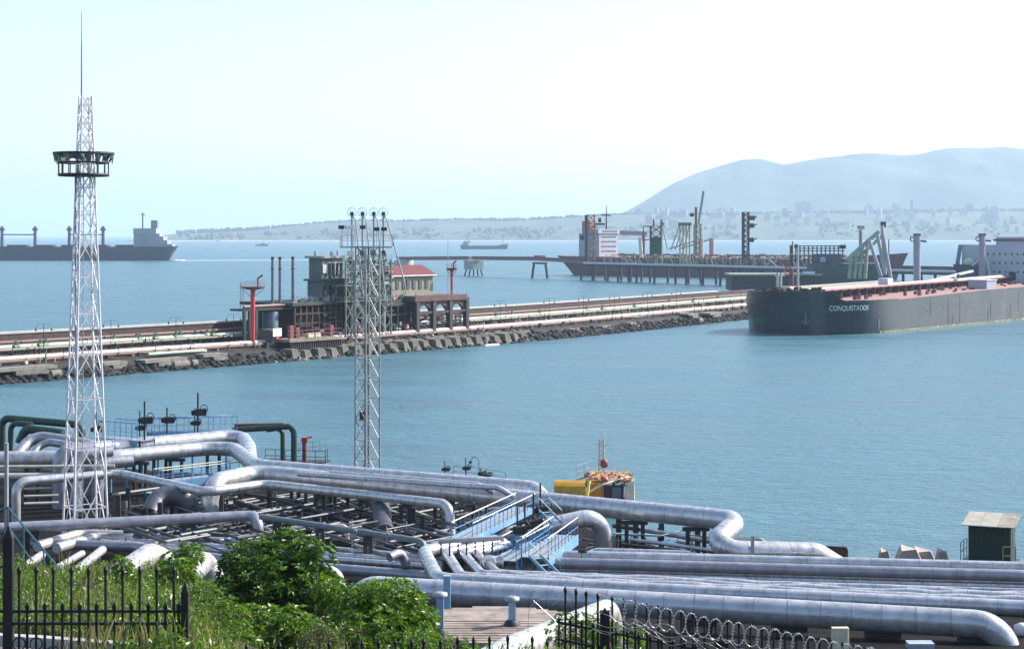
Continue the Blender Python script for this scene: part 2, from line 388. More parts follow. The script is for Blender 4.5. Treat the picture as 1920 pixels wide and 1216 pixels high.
# haze ---------------------------------------------------------------
hz = struct('haze', MB().hexa([(-31000,-3500,-3.5),(31000,-3500,-3.5),(31000,43000,-3.5),(-31000,43000,-3.5),(-31000,-3500,640),(31000,-3500,640),(31000,43000,640),(-31000,43000,640)]), bpy.data.materials.new('haze_air'), 'stuff')
hm = hz.data.materials[0]; hm.use_nodes = True; hn = hm.node_tree.nodes
for nd in list(hn):
    if nd.type == 'BSDF_PRINCIPLED': hn.remove(nd)
pv = hn.new('ShaderNodeVolumePrincipled'); pv.inputs['Density'].default_value = .000062; pv.inputs['Color'].default_value = (.64,.82,1,1); pv.inputs['Anisotropy'].default_value = .2
hm.node_tree.links.new(pv.outputs[0], hn['Material Output'].inputs['Volume'])
# ================================================================ THE MOLE: pipelines, lamps, rubble, terminal
def mline(s0, s1, t, z, step=12, dz=0):
    n = max(2, int((s1-s0)/step)); return [mole(lerp(s0, s1, i/n), t, z) for i in range(n+1)]
S0 = s_at(-60, 10); SE = MS[-1]-45
SA, SB = s_at(440, 25), s_at(878, 8)       # the terminal platform stands between these
# pipelines on racks behind the road: (t, z, radius, material, label)
LINES = [
 (29.5, 6.1, .55, REDPIPE, 'thick red brown pipeline on the mole nearest the sea wall'),
 (27.0, 5.6, .28, GREENPIPE, 'dull green pipeline on the mole next to the thick red brown one'),
 (25.6, 5.4, .36, WHITEPIPE, 'white pipeline on the mole racks between two green lines'),
 (24.2, 5.3, .22, GREENPIPE, 'thin green pipeline lowest on the mole racks'),
 (22.8, 5.0, .30, mat('sandy_pipe_paint', (.25,.22,.17), .6), 'sand coloured pipeline at the landward edge of the mole racks'),
 (16.2, 4.0, .32, REDPIPE, 'red brown pipeline lying beside the dirt road on the mole'),
 (9.2, 4.15, .62, WHITEPIPE, 'bright white thick pipeline along the near edge of the mole'),
 (7.6, 3.75, .48, REDPIPE, 'red brown pipeline in front of the bright white one on the mole')]
for k, (t, z, r, m, lab) in enumerate(LINES):
    e = s_at(1402, t) if t > 12 else s_at(1398, t)
    o = thing('pipeline', lab, 'pipeline', mole(S0, t, 3), 'long pipelines on the mole')
    part('pipe', MB().sweep(mline(S0, e, t, z), r, 10), m, o)
    fl = MB(); s = S0+5
    while s < e:
        p = mole(s, t, z); q = mole(s+.35, t, z); fl.bar(p, q, r*1.22, 10); s += 24
    part('flange', fl, m, o, kind='stuff')
    if t < 20:
        sp = MB(); s = S0+3
        while s < e:
            sp.box(mole(s, t, (3+z-r)/2+.2), (.5, r*2.4, z-r-3.0+.3 if z-r > 3.1 else .5), mole_dir(s)); s += 13
        part('sleeper', sp, CONC, o, kind='stuff')
# rack bents
def bent():
    o = thing('pipe_rack_bent', 'dark steel rack trestle carrying the pipelines on the mole', 'pipe rack', V(0,0,0), 'rack trestles under the mole pipelines')
    for y in (-4, 0, 4): part('post', MB().box((0, y, .6), (.3, .3, 3.4)), DARKSTEEL, o)
    part('beam', MB().box((0, 0, 1.85), (.32, 9.6, .28)), DARKSTEEL, o)
    return o
proto = bent(); first = True; s = S0+4
while s < s_at(1395, 26):
    if not (SA-3 < s < SB+5):
        p = mole(s, 26, 2.9)
        if first: proto.location = p; proto.rotation_euler = (0, 0, mole_dir(s)); first = False
        else: dup(proto, p, 'dark steel rack trestle carrying the mole pipelines '+('left' if s < SA else 'right')+' of the terminal', rz=mole_dir(s))
    s += 11.5
# wooden-looking picket panels under the racks (dark vertical guard bars) : low service wall
o = thing('service_wall', 'low greyish concrete wall with ribs behind the pipe racks on the mole', 'wall', mole(S0, 30.6, 3.2))
part('wall_body', strip([(30.6,3.2),(30.6,5.0),(30.9,5.0),(30.9,3.2)], S0, s_at(1395, 30), 8), mat('ribbed_wall', (.12,.10,.085), .9, 0, .3, .5, .4), o)
rb = MB(); s = S0
while s < s_at(1395, 30): rb.box(mole(s, 30.5, 4.1), (.3, .25, 1.85), mole_dir(s)); s += 3.2
part('rib', rb, mat('rib_concrete', (.06,.05,.045), .9), o, kind='stuff')
# valves on the green lines
def valve_thing(loc, ang, m=MIDGREEN, lab='green valve with a hand wheel on the mole pipelines', grp='green valves on the mole pipelines'):
    o = thing('pipe_valve', lab, 'valve', loc, grp)
    def T(x, y, z): return loc+V(x*math.cos(ang)-y*math.sin(ang), x*math.sin(ang)+y*math.cos(ang), z)
    part('valve_body', MB().bar(T(-.7,0,0), T(.7,0,0), .62, 8).bar(T(0,0,0), T(0,0,1.2), .3, 8), m, o)
    part('hand_wheel', MB().ring(T(0,0,1.35), V(0,0,1), .5, .07, 10, 4).bar(T(-.5,0,1.35), T(.5,0,1.35), .05, 4).bar(T(0,-.5,1.35), T(0,.5,1.35), .05, 4), m, o)
    return o
v0 = None
for px in (30, 76, 86, 214, 256, 262, 292, 330, 338, 366, 388, 400, 930, 960, 1012, 1100, 1130, 1190, 1255, 1300, 1345):
    t = random.choice([24.2, 25.6, 27]); s = s_at(px, t); p = mole(s, t, 5.4)
    if v0 is None: v0 = valve_thing(p, mole_dir(s)); v0p = p
    else: dup(v0, p)
# double-headed lamps
def lamp_post(p, ang, lab):
    o = thing('street_lamp', lab, 'street lamp', p, 'double armed lamps along the mole')
    dx, dy = math.cos(ang), math.sin(ang)
    part('pole', MB().bar(p, p+V(0,0,7.2), .10, 6, .06), DARKSTEEL, o)
    part('arm', MB().tube([p+V(-1.7*dx,-1.7*dy,6.3), p+V(-1.3*dx,-1.3*dy,7.3), p+V(1.3*dx,1.3*dy,7.3), p+V(1.7*dx,1.7*dy,6.6)], .03, 5, .5), DARKSTEEL, o)
    for sg in (-1, 1):
        part('lamp_shade', MB().lathe(p+V(sg*1.7*dx, sg*1.7*dy, 5.7), [(.24,0),(.2,.3),(.06,.6)], 8), DARKSTEEL, o)
    return o
first = None
for px in (82, 208, 330, 438, 938, 1030, 1094, 1152, 1214, 1268):
    s = s_at(px, 21); p = mole(s, 21, 3.2)
    lab = 'double armed lamp post on the mole %s' % {82:'left of the white lattice tower', 208:'just right of the white lattice tower', 330:'midway between white tower and terminal', 438:'at the left end of the terminal', 938:'first to the right of the arched terminal wing', 1030:'second to the right of the arched terminal wing', 1094:'third to the right of the arched wing', 1152:'fourth to the right of the arched wing', 1214:'second before the tanker bow', 1268:'last before the tanker bow'}[px]
    if first is None: first = lamp_post(p, .2, lab)
    else: dup(first, p, lab)
# rubble and blocks on the near face
RB = [mat('rubble_dark', (.018,.017,.016), .95, 0, .5, .8, .6), mat('rubble_mid', (.04,.036,.032), .95, 0, .4, .8, .6), mat('rubble_pale', (.22,.20,.17), .9, 0, .3, .8, .5)]
rnd = random.Random(9)
bm_ = [MB(), MB(), MB()]
s = S0
while s < SE:
    p0 = mole(s, 3, 0); px = 960+p0.x/p0.y*FPX
    for j in range(8):
        t = rnd.uniform(-1.2, 6.2 if 545 < px < 1000 else 3.6); z = max(-.2, min(2.7, t*.5))+rnd.uniform(-.2, .3)
        k = 0 if rnd.random() < .86 else (1 if rnd.random() < .94 else 2)
        if 545 < px < 1000: k = rnd.choice([0, 0, 0, 1, 1])
        bm_[k].rock(mole(s+rnd.uniform(0, 3), t, z), rnd.uniform(.5, 1.15), rnd.randrange(9999), rnd.uniform(.6, .9))
    s += 2.0
for k in range(3): struct('mole_rubble', bm_[k], RB[k], 'stuff')
# dark quay face of the left and right stretches
for a, b in ((S0, s_at(545, 4)), (s_at(995, 4), SE)):
    o = solo('quay_wall', strip([(6.1,-.5),(6.1,3.05),(7.1,3.05)], a, b, 5, .5, 2), mat('dark_quay_face', (.035,.03,.028), .9, 0, .4, .5, .5), 'dark quay edge of the mole %s of the terminal' % ('left' if a == S0 else 'right'), 'quay wall')  # quay face in a dark mottled tone
# broken concrete slabs and pipes on the left edge
for i, (px, t, w_, d_, z) in enumerate(((40, 3.5, 16, 4, 2.6), (205, 4, 7, 4, 2.3), (300, 3.5, 13, 4, 2.2), (395, 4, 8, 3, 2.5), (1070, 4, 6, 3, 2.0), (1130, 4, 6, 3, 1.9), (1180, 4, 5, 3, 2.1), (1330, 4, 12, 5, 2.9), (1290, 5, 9, 4, 3.2))):
    s = s_at(px, t); a = mole_dir(s)
    solo('concrete_slab', MB().box(mole(s, t, z), (w_, d_, .7), a+.04).box(mole(s+1, t-1.5, z-.8), (w_*.5, 2, .8), a-.1), RB[2] if i not in (0,) else CONC,
         'broken concrete slab on the mole edge %s' % ['at the far left of the picture', 'behind the white lattice tower legs', 'holding two concrete rollers left of the terminal', 'just left of the terminal quay', 'first under the red pipe right of the terminal', 'second under the red pipe right of the terminal', 'third under the red pipe right of the terminal', 'near the tanker bow with pale top', 'lying beside the bright pipe before the tanker bow'][i], 'slab', 'broken slabs along the mole edge')
for i, (px, l) in enumerate(((101, 2.6), (329, 2.4), (343, 2.4), (361, 1.6), (1310, 3))):
    s = s_at(px, 1.5); a = mole_dir(s); p = mole(s, 1.2, 1.1); d = V(math.cos(a), math.sin(a), 0)*l/2
    solo('concrete_pipe_piece', MB().bar(p-d, p+d, .9, 12), CONC, 'stubby concrete cylinder at the water edge, %s' % ['alone left of the white tower', 'left of the pair on a slab', 'right of the pair on a slab', 'broken one right of the pair', 'nearest the tanker bow'][i], 'concrete cylinder', 'concrete cylinders at the water edge')
for i, (px, l) in enumerate(((318, 12), (345, 13))):
    s = s_at(px, 5); o = solo('pipe_piece', MB().sweep(mline(s-l/2, s+l/2, 5.4, 3.5, 6), .34, 8), mat('mint_pipe_paint', (.42,.58,.42), .5), 'short mint green pipe length %s below the white pipeline' % ('left' if i == 0 else 'right'), 'pipe')
# toothed concrete sea blocks (tetrapod like) in the middle
blk = MB(); blk.add([(-1.7,-1.9,-1),(1.7,-1.9,-1),(1.9,2.2,-1),(-1.9,2.2,-1),(-1.0,-.6,2.6),(1.0,-.6,2.6),(1.9,2.2,2.75),(-1.9,2.2,2.75)], [(3,2,1,0),(4,5,6,7),(0,1,5,4),(1,2,6,5),(2,3,7,6),(3,0,4,7)])
s = s_at(548, 2); i = 0; b0 = None
while s < s_at(992, 2):
    p = mole(s, 1.8+.25*math.sin(i*1.9), .05); a = mole_dir(s)+.12*math.sin(i*2.3)
    if b0 is None:
        b0 = _obj('breakwater_block', blk, mat('block_concrete', (.15,.14,.115), .9, 0, .35, .6, .5, streak=(.10,.09,.07), streak_amt=.35), V(0,0,0)); COL.objects.link(b0); ob = b0; ORG[b0] = V(0,0,0)
    else: ob = b0.copy(); COL.objects.link(ob)
    tag(ob, 'pale concrete breakwater block in the toothed row at the water edge below the terminal', 'breakwater block', 'toothed row of breakwater blocks below the terminal')
    ob.location = p; ob.rotation_euler = (0, 0, a); ob.scale = (1, random.uniform(.85, 1.1), random.uniform(.8, .98)); s += 4.6; i += 1
struct('quay_apron', strip([(3.6,.4),(4.0,2.75),(7,3.02)], s_at(545, 4), s_at(995, 4), 5), mat('apron_concrete', (.13,.12,.10), .9, 0, .3, .4, .4))

rnd = random.Random(77)
for m_, cnt in ((DARKSTEEL, 300), (BROWNSTEEL, 220), (CREAM, 45), (MIDGREEN, 60)):
    mb = MB()
    for i in range(cnt):
        s = rnd.uniform(S0, SE); tt = rnd.choice([rnd.uniform(10.5, 15.5), rnd.uniform(17.5, 29.5), rnd.uniform(17.5, 29.5), 7])
        if SA-8 < s < SB+8 and tt > 11: continue
        p = mole(s, tt, 3.1); k = rnd.random()
        if k < .5: mb.bar(p, p+V(0,0,rnd.uniform(.8, 3.0)), rnd.uniform(.06, .18), 5)
        elif k < .8: mb.bbox(p, (rnd.uniform(.4, 1.8), rnd.uniform(.4, 1.4), rnd.uniform(.3, 1.2)), mole_dir(s))
        else: mb.sweep([p+V(0,0,.5), mole(s+rnd.uniform(2, 9), tt, 3.6)], rnd.uniform(.08, .2), 5)
    struct('mole_clutter', mb, m_, 'stuff')
# ---------------------------------------------------------------- terminal
def W(px, t, z): return mole(s_at(px, t), t, z)
TD = mole_dir(s_at(650, 15)); TU = V(math.cos(TD), math.sin(TD), 0); TN = V(-math.sin(TD), math.cos(TD), 0)
def box_mole(mb, px0, px1, t0, t1, z0, z1):
    s0, s1 = s_at(px0, t0), s_at(px1, t0)
    P = [mole(s0, t0, z0), mole(s1, t0, z0), mole(s1, t1, z0), mole(s0, t1, z0)]
    return mb.hexa(P+[p+V(0,0,z1-z0) for p in P])
BRN = mat('shade_brown_wall', (.026,.016,.016), .85, 0, .35, .7, .3)  # brown lowered so the colour itself carries the shade of the terminal face
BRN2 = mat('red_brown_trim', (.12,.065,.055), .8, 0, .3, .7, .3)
t = thing('oil_terminal', 'dark brown two storey pumping platform with arcades on the mole, between two red posts', 'terminal building', W(660, 12, 3))
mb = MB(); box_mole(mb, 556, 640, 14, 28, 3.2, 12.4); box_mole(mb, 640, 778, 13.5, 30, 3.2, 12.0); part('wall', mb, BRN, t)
mb = MB(); box_mole(mb, 549, 645, 10.8, 29, 12.405, 13.2); box_mole(mb, 647, 776, 12.2, 31, 12.005, 12.9); part('roof_slab', mb, mat('dark_green_slab', (.05,.055,.05), .8, 0, .3, .6), t)
for px in (652, 664, 678, 692, 706, 719, 732, 745, 757, 769):
    s = s_at(px, 11.6); part('column', MB().box(mole(s, 11.6, 7.2), (.55, .55, 8.2), TD), PURPST, t)
for px in range(552, 642, 11): part('column', MB().box(W(px, 11.4, 7.7), (.45, .45, 9.2), TD), BROWNSTEEL, t)
for z in (5.6, 8.0, 10.4): part('beam', MB().beam(W(551, 11.3, z), W(641, 11.3, z), .35, .4), BROWNSTEEL, t)
for z in (6.2, 8.9): part('beam', MB().beam(W(648, 11.5, z), W(776, 11.5, z), .4, .45), PURPST, t)
part('beam', box_mole(MB(), 648, 776, 11.2, 13.4, 11.2, 11.995), PURPST, t)
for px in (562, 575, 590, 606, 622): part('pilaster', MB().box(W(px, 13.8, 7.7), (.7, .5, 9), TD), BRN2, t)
for px, z in ((568, 9), (583, 9), (598, 9), (614, 9), (568, 5.4), (598, 5.4)):
    part('doorway', MB().box(W(px, 13.9, z), (2.2, .3, 2.2), TD), DARKSTEEL, t)
# arcade wing right: three arches
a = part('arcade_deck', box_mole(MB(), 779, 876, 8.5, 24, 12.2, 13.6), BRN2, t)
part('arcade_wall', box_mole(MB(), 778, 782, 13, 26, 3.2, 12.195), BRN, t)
xs = [781, 812, 843, 874]
for k in range(3):
    for tt in (9.2, 22.5):
        s0, s1 = s_at(xs[k], tt), s_at(xs[k+1], tt); ar = MB(); n = 12
        L = s1-s0
        for i in range(n):
            a0, a1 = math.pi*i/n, math.pi*(i+1)/n
            f = lambda an: (s0+L*(.5-.40*math.cos(an)), 8.0+3.2*math.sin(an))
            (sa, za), (sb, zb) = f(a0), f(a1)
            ar.slab([mole(sa, tt, za), mole(sb, tt, zb), mole(sb, tt, 12.19), mole(sa, tt, 12.19)], TN*.9)
        part('arch', ar, BRN2, t)
    part('pier', MB().box(W(xs[k], 9.2, 7.6), (1.3, 1.3, 8.8), TD), PURPST, t)
    part('cross_beam', MB().beam(W(xs[k], 9, 9.2), W(xs[k+1], 9, 9.2), .5, .6), PURPST, t)
    part('pier', MB().box(W(xs[k], 22.5, 7.6), (1.3, 1.3, 8.8), TD), PURPST, t)
part('pier', MB().box(W(874, 9.2, 7.6), (1.3, 1.3, 8.8), TD), PURPST, t)
part('pier', MB().box(W(874, 22.5, 7.6), (1.3, 1.3, 8.8), TD), PURPST, t)
# lattice bracing of pipes below the arches
rnd = random.Random(4); mb = MB()
for i in range(70):
    px = rnd.uniform(783, 872); tt = rnd.uniform(10, 20); z = rnd.uniform(3.4, 8.2)
    if rnd.random() < .5: mb.bar(W(px, tt, 3.2), W(px, tt, z), rnd.uniform(.1, .25), 5)
    else: mb.bar(W(px, tt, z), W(min(874, px+rnd.uniform(5, 25)), tt, z+rnd.choice([0, 0, 1.5])), rnd.uniform(.1, .28), 5)
part('pipework', mb, PURPST, t, kind='stuff')
mb = MB()
for i in range(90):
    px = rnd.uniform(545, 776); tt = rnd.uniform(9, 12.8); z = rnd.uniform(3.4, 10)
    if rnd.random() < .6: mb.bar(W(px, tt, 3.2), W(px, tt, z), rnd.uniform(.1, .25), 5)
    else: mb.bar(W(px, tt, z), W(min(776, px+rnd.uniform(5, 25)), tt, z), rnd.uniform(.1, .3), 5)
part('pipework', mb, BROWNSTEEL, t, kind='stuff')
mb = MB()
for i in range(120):
    px = rnd.uniform(556, 776); tt = rnd.uniform(12.6, 20); mb.bar(W(px, tt, 12.9), W(px, tt, 12.9+rnd.uniform(.8, 1.9)), rnd.uniform(.06, .22), 5)
part('deck_equipment', mb, GREYST, t, kind='stuff')
def railing(mb, P, h=1.1, post=2.0, r=.045, rails=2):
    for a, b in zip(P, P[1:]):
        n = max(1, int((b-a).length/post))
        for i in range(n+1): p = lerp(a, b, i/n); mb.bar(p, p+V(0,0,h), r, 4)
        for k in range(rails): z = V(0,0,h*(k+1)/rails); mb.bar(a+z, b+z, r, 4)
    return mb
part('railing', railing(MB(), [W(553, 12.7, 13.2), W(645, 12.7, 13.2)]), GREYST, t)
part('railing', railing(MB(), [W(648, 12.3, 12.9), W(779, 12.3, 12.9), W(780, 8.6, 13.6), W(875, 8.6, 13.6), W(875, 23.8, 13.6)]), GREYST, t)
for m_, cnt, nm in ((WHITEST, 26, 'pale_fittings'), (REDPAINT, 10, 'red_fittings'), (DKGREEN, 60, 'green_fittings'), (GREYST, 50, 'grey_fittings')):
    mb = MB()
    for i in range(cnt):
        px = rnd.uniform(552, 776); low = rnd.random() < .55
        p = W(px, rnd.uniform(9.5, 12) if low else rnd.uniform(12.6, 15), rnd.uniform(3.2, 6) if low else 12.95)
        mb.bbox(p, (rnd.uniform(.3, 1.3), rnd.uniform(.3, 1), rnd.uniform(.3, 1.2)), TD)
    part(nm, mb, m_, t, kind='stuff')
# gantry at left end
g = thing('pipe_gantry', 'rust and red pipe bridge on green legs at the left end of the terminal', 'pipe gantry', W(465, 14, 3))
for px in (458, 468, 480):
    for tt in (13, 17): part('leg', MB().box(W(px, tt, 7.4), (.7, .7, 8.4), TD), DKGREEN, g)
part('deck_beam', box_mole(MB(), 456, 560, 12.8, 17.2, 11.6, 12.1), DARKSTEEL, g)
for k, tt in enumerate((13.2, 14.6, 16)): part('pipe', MB().bar(W(457, tt, 12.5), W(566, tt, 12.7), .34, 8), REDPIPE if k != 1 else WHITEPIPE, g)
# grey tank and boxes at the gantry foot
solo('storage_tank', MB().lathe(W(507, 15, 3.2), [(2.0,0),(2.0,7.6),(1.8,8.0),(0.1,8.3)], 20), mat('blue_grey_tank', (.09,.13,.17), .6, 0, .15, .6), 'upright blue grey tank beside the red monitor post on the mole', 'tank')
# control building ----------------------------------------------------
c = thing('control_building', 'grey green two storey control tower on the terminal roof', 'building', W(630, 16, 13))
GG = mat('grey_green_render', (.13,.155,.15), .8, 0, .2, .6, .2, streak=(.10,.11,.11), streak_amt=.2)
def bx(mb, px0, px1, t0, dt, z0, z1): return box_mole(mb, px0, px1, t0, t0+dt, z0, z1)
part('wall', bx(MB(), 604, 668, 15, 5, 13.2, 18.2), GG, c); part('wall', bx(MB(), 604, 644, 15.6, 4.5, 18.8, 24), GG, c)
part('floor_slab', bx(MB(), 602, 670, 14.4, 6.0, 18.205, 18.75), mat('slab_dark', (.10,.12,.12), .8), c)
part('roof', bx(MB(), 602, 646, 15, 5.6, 24.005, 24.6), mat('roof_grey', (.30,.33,.33), .8), c)
for k, px in enumerate((618, 625, 632, 639)):
    wdw = part('window', MB().box(W(px, 15.5, 21.3), (1.0, .25, 2.9), TD), GLASS, c)
    part('frame', MB().box(W(px, 15.42, 22.9), (1.3, .2, .2), TD).box(W(px-4.2, 15.42, 21.3), (.22, .3, 3.2), TD), WHITEST, wdw)
part('notice_board', MB().box(W(609, 15.45, 21.3), (1.5, .15, 2.2), TD), WHITEST, c, 'white notice board left of the windows')
for px in (610, 620, 630, 640, 650, 660): part('lower_window', MB().box(W(px, 14.9, 15.9), (.9, .25, 2.4), TD), GLASS, c)
for px in (592, 622, 634): part('roof_vent', MB().bbox(W(px, 17, 24.6), (.6, .6, 1.2), TD), GREYST, c)
part('railing', railing(MB(), [W(602, 14.5, 18.75), W(669, 14.5, 18.75)]), GREYST, c)
# red roofed house -----------------------------------------------------
h = thing('red_roofed_house', 'cream house with a red gable roof on the terminal deck', 'house', W(770, 16, 13))
s0, s1 = s_at(733, 14.5), s_at(812, 14.5); hp = lambda s, tt, z: mole(s, tt, z)
part('wall', box_mole(MB(), 733, 812, 14.5, 23, 12.9, 19.2), mat('cream_plaster', (.24,.225,.18), .85, 0, .2, .7, .2), h)
part('gable', MB().slab([hp(s1, 14.5, 19.2), hp(s1, 23, 19.2), hp(s1, 18.7, 21.4)], -TU*.4), mat('cream_plaster', (.24,.225,.18)), h)
part('gable', MB().slab([hp(s0, 14.5, 19.2), hp(s0, 23, 19.2), hp(s0, 18.7, 21.4)], TU*.4), mat('cream_plaster', (.24,.225,.18)), h)
RT = mat('red_roof_tile', (.13,.016,.02), .7, 0, .25, 2)
part('roof', MB().slab([hp(s0-.6, 13.8, 18.95), hp(s1+.6, 13.8, 18.95), hp(s1+.6, 18.75, 21.5), hp(s0-.6, 18.75, 21.5)], V(0,0,.25)), RT, h)
part('roof', MB().slab([hp(s0-.6, 23.7, 18.95), hp(s1+.6, 23.7, 18.95), hp(s1+.6, 18.78, 21.5), hp(s0-.6, 18.78, 21.5)], V(0,0,.25)), RT, h)
part('gutter', MB().bar(hp(s0-.6, 13.7, 18.95), hp(s1+.6, 13.7, 18.95), .16, 6), WHITEST, h)
for px in (745, 757, 765, 776, 788, 800): part('window', MB().box(W(px, 14.42, 16.6), (1.25, .2, 2.3), TD), GLASS, h)
# vent stacks ------------------------------------------------------------
for i, px in enumerate((511, 525, 549)):
    p = W(px, 17, 12.8); o = thing('vent_stack', ['left', 'middle', 'right'][i]+' one of three tall grey vent stacks on the terminal', 'vent stack', p, 'three grey vent stacks')
    part('stack', MB().bar(p, p+V(0,0,11.2), .38, 10, .34), mat('lavender_stack', (.17,.15,.18), .6, 0, .2, 1), o); part('cap', MB().bar(p+V(0,0,11.2), p+V(0,0,11.7), .42, 10), DARKSTEEL, o)
    part('bracket', MB().bar(p+V(0,0,8.6), p+V(0,0,8.8), .6, 8), DARKSTEEL, o)
solo('stay_cable', MB().bar(W(506, 17, 21.5), W(581, 17, 21.7), .07, 4).bar(W(512, 17, 22), W(525, 17, 24.4), .08, 4), GREYST, 'thin stay wire strung between the vent stacks and the control tower', 'cable')
# fire monitor posts -----------------------------------------------------
for i, (px, tt, zb, zt, w_) in enumerate(((474, 9, 3.2, 17.4, 2.9), (847, 12, 13.6, 20.6, 1.5))):
    p = W(px, tt, zb); o = thing('fire_monitor_post', ('tall red water monitor post with round railed platform left of the terminal', 'smaller red water monitor post on the arcade deck')[i], 'monitor post', p)
    q = V(p.x, p.y, zt)
    part('post', MB().bar(p, q, .55 if i == 0 else .35, 12), REDPAINT, o)
    part('platform', MB().lathe(q, [(w_*.5,-.5),(w_,0),(w_,.25)], 12), PINKRED, o)
    part('railing', railing(MB(), [q+V(w_*math.cos(k*math.pi/4), w_*math.sin(k*math.pi/4), .25) for k in range(9)], 1.2, 1.5), GREYST, o)
    part('monitor', MB().tube([q+V(1.2,0,.2), q+V(1.2,0,2.2), q+V(2.4,0,3.0)] if i == 0 else [q+V(.5,0,.2), q+V(.5,0,1.6), q+V(1.3,0,2.2)], .22, 8, .4), PINKRED, o)
    for k in range(4): part('strut', MB().bar(q+V(0,0,-2.6), q+V(w_*math.cos(k*math.pi/2+.4), w_*math.sin(k*math.pi/2+.4), -.1), .08, 4), PINKRED, o)
    if i == 0:
        ld = MB(); b = q+V(-3.0,0,0)
        for sx in (0, .7): ld.bar(V(b.x+sx, b.y, zb+8.5), b+V(sx,0,1), .06, 4)
        for k in range(14): ld.bar(V(b.x, b.y, zb+8.7+k*.5), V(b.x+.7, b.y, zb+8.7+k*.5), .04, 4)
        part('ladder', ld, PINKRED, o)
mb = MB().bar(W(840, 13, 13.6), W(840, 13, 28.5), .09, 5); solo('antenna_mast', mb, GREYST, 'thin tall mast left of the smaller red monitor post', 'mast')
# loading arms: four with counterweight wheels ----------------------------
for i, px in enumerate((660, 680, 701, 719)):
    tt = 9.6; p = W(px, tt, 12.6); zt = PD(px, 400, p.y).z
    o = thing('marine_loader', ['first', 'second', 'third', 'fourth'][i]+' tall grey loading arm from the left, with a spoked wheel on top', 'loading arm', p, 'four marine loading arms with wheels')
    top = V(p.x, p.y, zt-.3)
    part('riser', MB().bar(p-V(0,0,9), p+V(0,0,11.5), .55, 10), GREYST, o)
    part('inner_arm', MB().bar(p+V(0,0,11), top, .30, 8), GREYST, o)
    e = V(p.x+2.6+.9*(i == 3)*3.2, p.y-1.5, p.z+5.5)
    part('outer_arm', MB().tube([top, top+V(.9,-.3,-1.2), e, e+V(.4,-.2,-3)], .2, 8, 1.2), GREYST, o)
    wh = part('counter_wheel', MB().ring(top+V(0,-.5,.6), V(0,1,0), 1.15, .09, 18, 5), WHITEST, o)
    sp = MB()
    for k in range(4):
        an = k*math.pi/4; d = V(math.cos(an)*1.12, 0, math.sin(an)*1.12); sp.bar(top+V(0,-.5,.6)-d, top+V(0,-.5,.6)+d, .05, 4)
    part('spoke', sp, WHITEST, wh, kind='stuff'); part('hub', MB().box(top+V(0,-.3,.2), (.9,1,.9)), DARKSTEEL, o)
    part('counterweight', MB().box(p+V(-.3,-1,12.6), (1.5,1.2,1.4), .3), DARKSTEEL if i else CREAM, o)
# lattice frame of the loading station
t = thing('loading_station', 'tall pale green lattice frame around the loading arms', 'steel frame', W(690, 8, 13))
fr = [W(646, 8, 12.9), W(735, 8, 12.9), W(735, 12, 12.9), W(646, 12, 12.9)]
PG = mat('pale_green_steel', (.17,.20,.165), .6, .1, .25, 1)
for px in (648, 664, 690, 712, 733):
    for tt in (8, 12): part('post', MB().bar(W(px, tt, 3.2), W(px, tt, 23.5), .28, 6), PG, t)
for z in (13, 17, 20.5, 23.5):
    part('floor', box_mole(MB(), 646, 735, 7.8, 12.2, z, z+.22), PG, t)
    part('railing', railing(MB(), [W(646, 7.8, z+.22), W(735, 7.8, z+.22)], 1.1, 1.6), PG, t)
mb = MB()
for px0, px1 in ((648, 664), (664, 690), (690, 712), (712, 733)):
    for z0, z1 in ((3.4, 8), (8, 13), (13, 17), (17, 20.5), (20.5, 23.5)):
        mb.bar(W(px0, 8, z0), W(px1, 8, z1), .14, 4); mb.bar(W(px1, 8, z0), W(px0, 8, z1), .14, 4)
part('bracing', mb, PG, t)
rnd = random.Random(21)
for c_, nm in ((PG, 'pipework'), (WHITEST, 'fittings'), (DARKSTEEL, 'valves')):
    mb = MB()
    for i in range(45):
        px = rnd.uniform(646, 735); tt = rnd.uniform(8.5, 11.5); z = rnd.uniform(11, 23)
        if rnd.random() < .6: mb.bar(W(px, tt, z), W(px, tt, z+rnd.uniform(.6, 2.8)), rnd.uniform(.12, .34), 6)
        else: mb.bar(W(px, tt, z), W(min(737, px+rnd.uniform(3, 14)), tt, z), rnd.uniform(.12, .3), 6)
    part(nm, mb, c_, t, kind='stuff')
# quay with ribs and the red stair deck in front of the terminal
q = thing('service_quay', 'low quay platform with ribbed dark front and pink railings before the terminal', 'quay platform', W(590, 5, 1))
part('deck', box_mole(MB(), 543, 641, 2.5, 9, 4.2, 4.9), mat('quay_deck', (.24,.20,.15), .85, 0, .2, .6), q)
part('wall', box_mole(MB(), 545, 640, 3.4, 8.8, 0.2, 4.195), mat('dark_quay_face', (.035,.03,.028)), q)
for i in range(24):
    px = 546+i*4.05; part('rib', MB().box(W(px, 3.1, 2.6), (.28, .4, 3.1), TD), PURPST, q)
part('wall_base', box_mole(MB(), 543, 641, 2.2, 3.3, -.5, 1.3), mat('block_concrete', (.15,.14,.115)), q)
part('railing', railing(MB(), [W(541, 2.8, 4.9), W(640, 2.8, 4.9)], 2.0, 3, .1), PINKRED, q)
for px, h_ in ((545, 4.2), (556, 3.4), (620, 3.6)): part('cabinet', MB().bbox(W(px, 6, 4.9), (1.2, 1.0, h_*.75), TD), PINKRED, q)
for px in (578, 583, 590, 596): part('drum', MB().bbox(W(px, 4.6, 4.9), (1.0, 1, 1.1), TD), CREAM, q)
k = thing('kiosk', 'small grey booth with pale awning on the mole left of the pink railed quay', 'kiosk', W(518, 8, 3.2))
part('wall', box_mole(MB(), 508, 527, 7, 11, 3.2, 7.2), mat('kiosk_grey', (.09,.10,.09), .8), k)
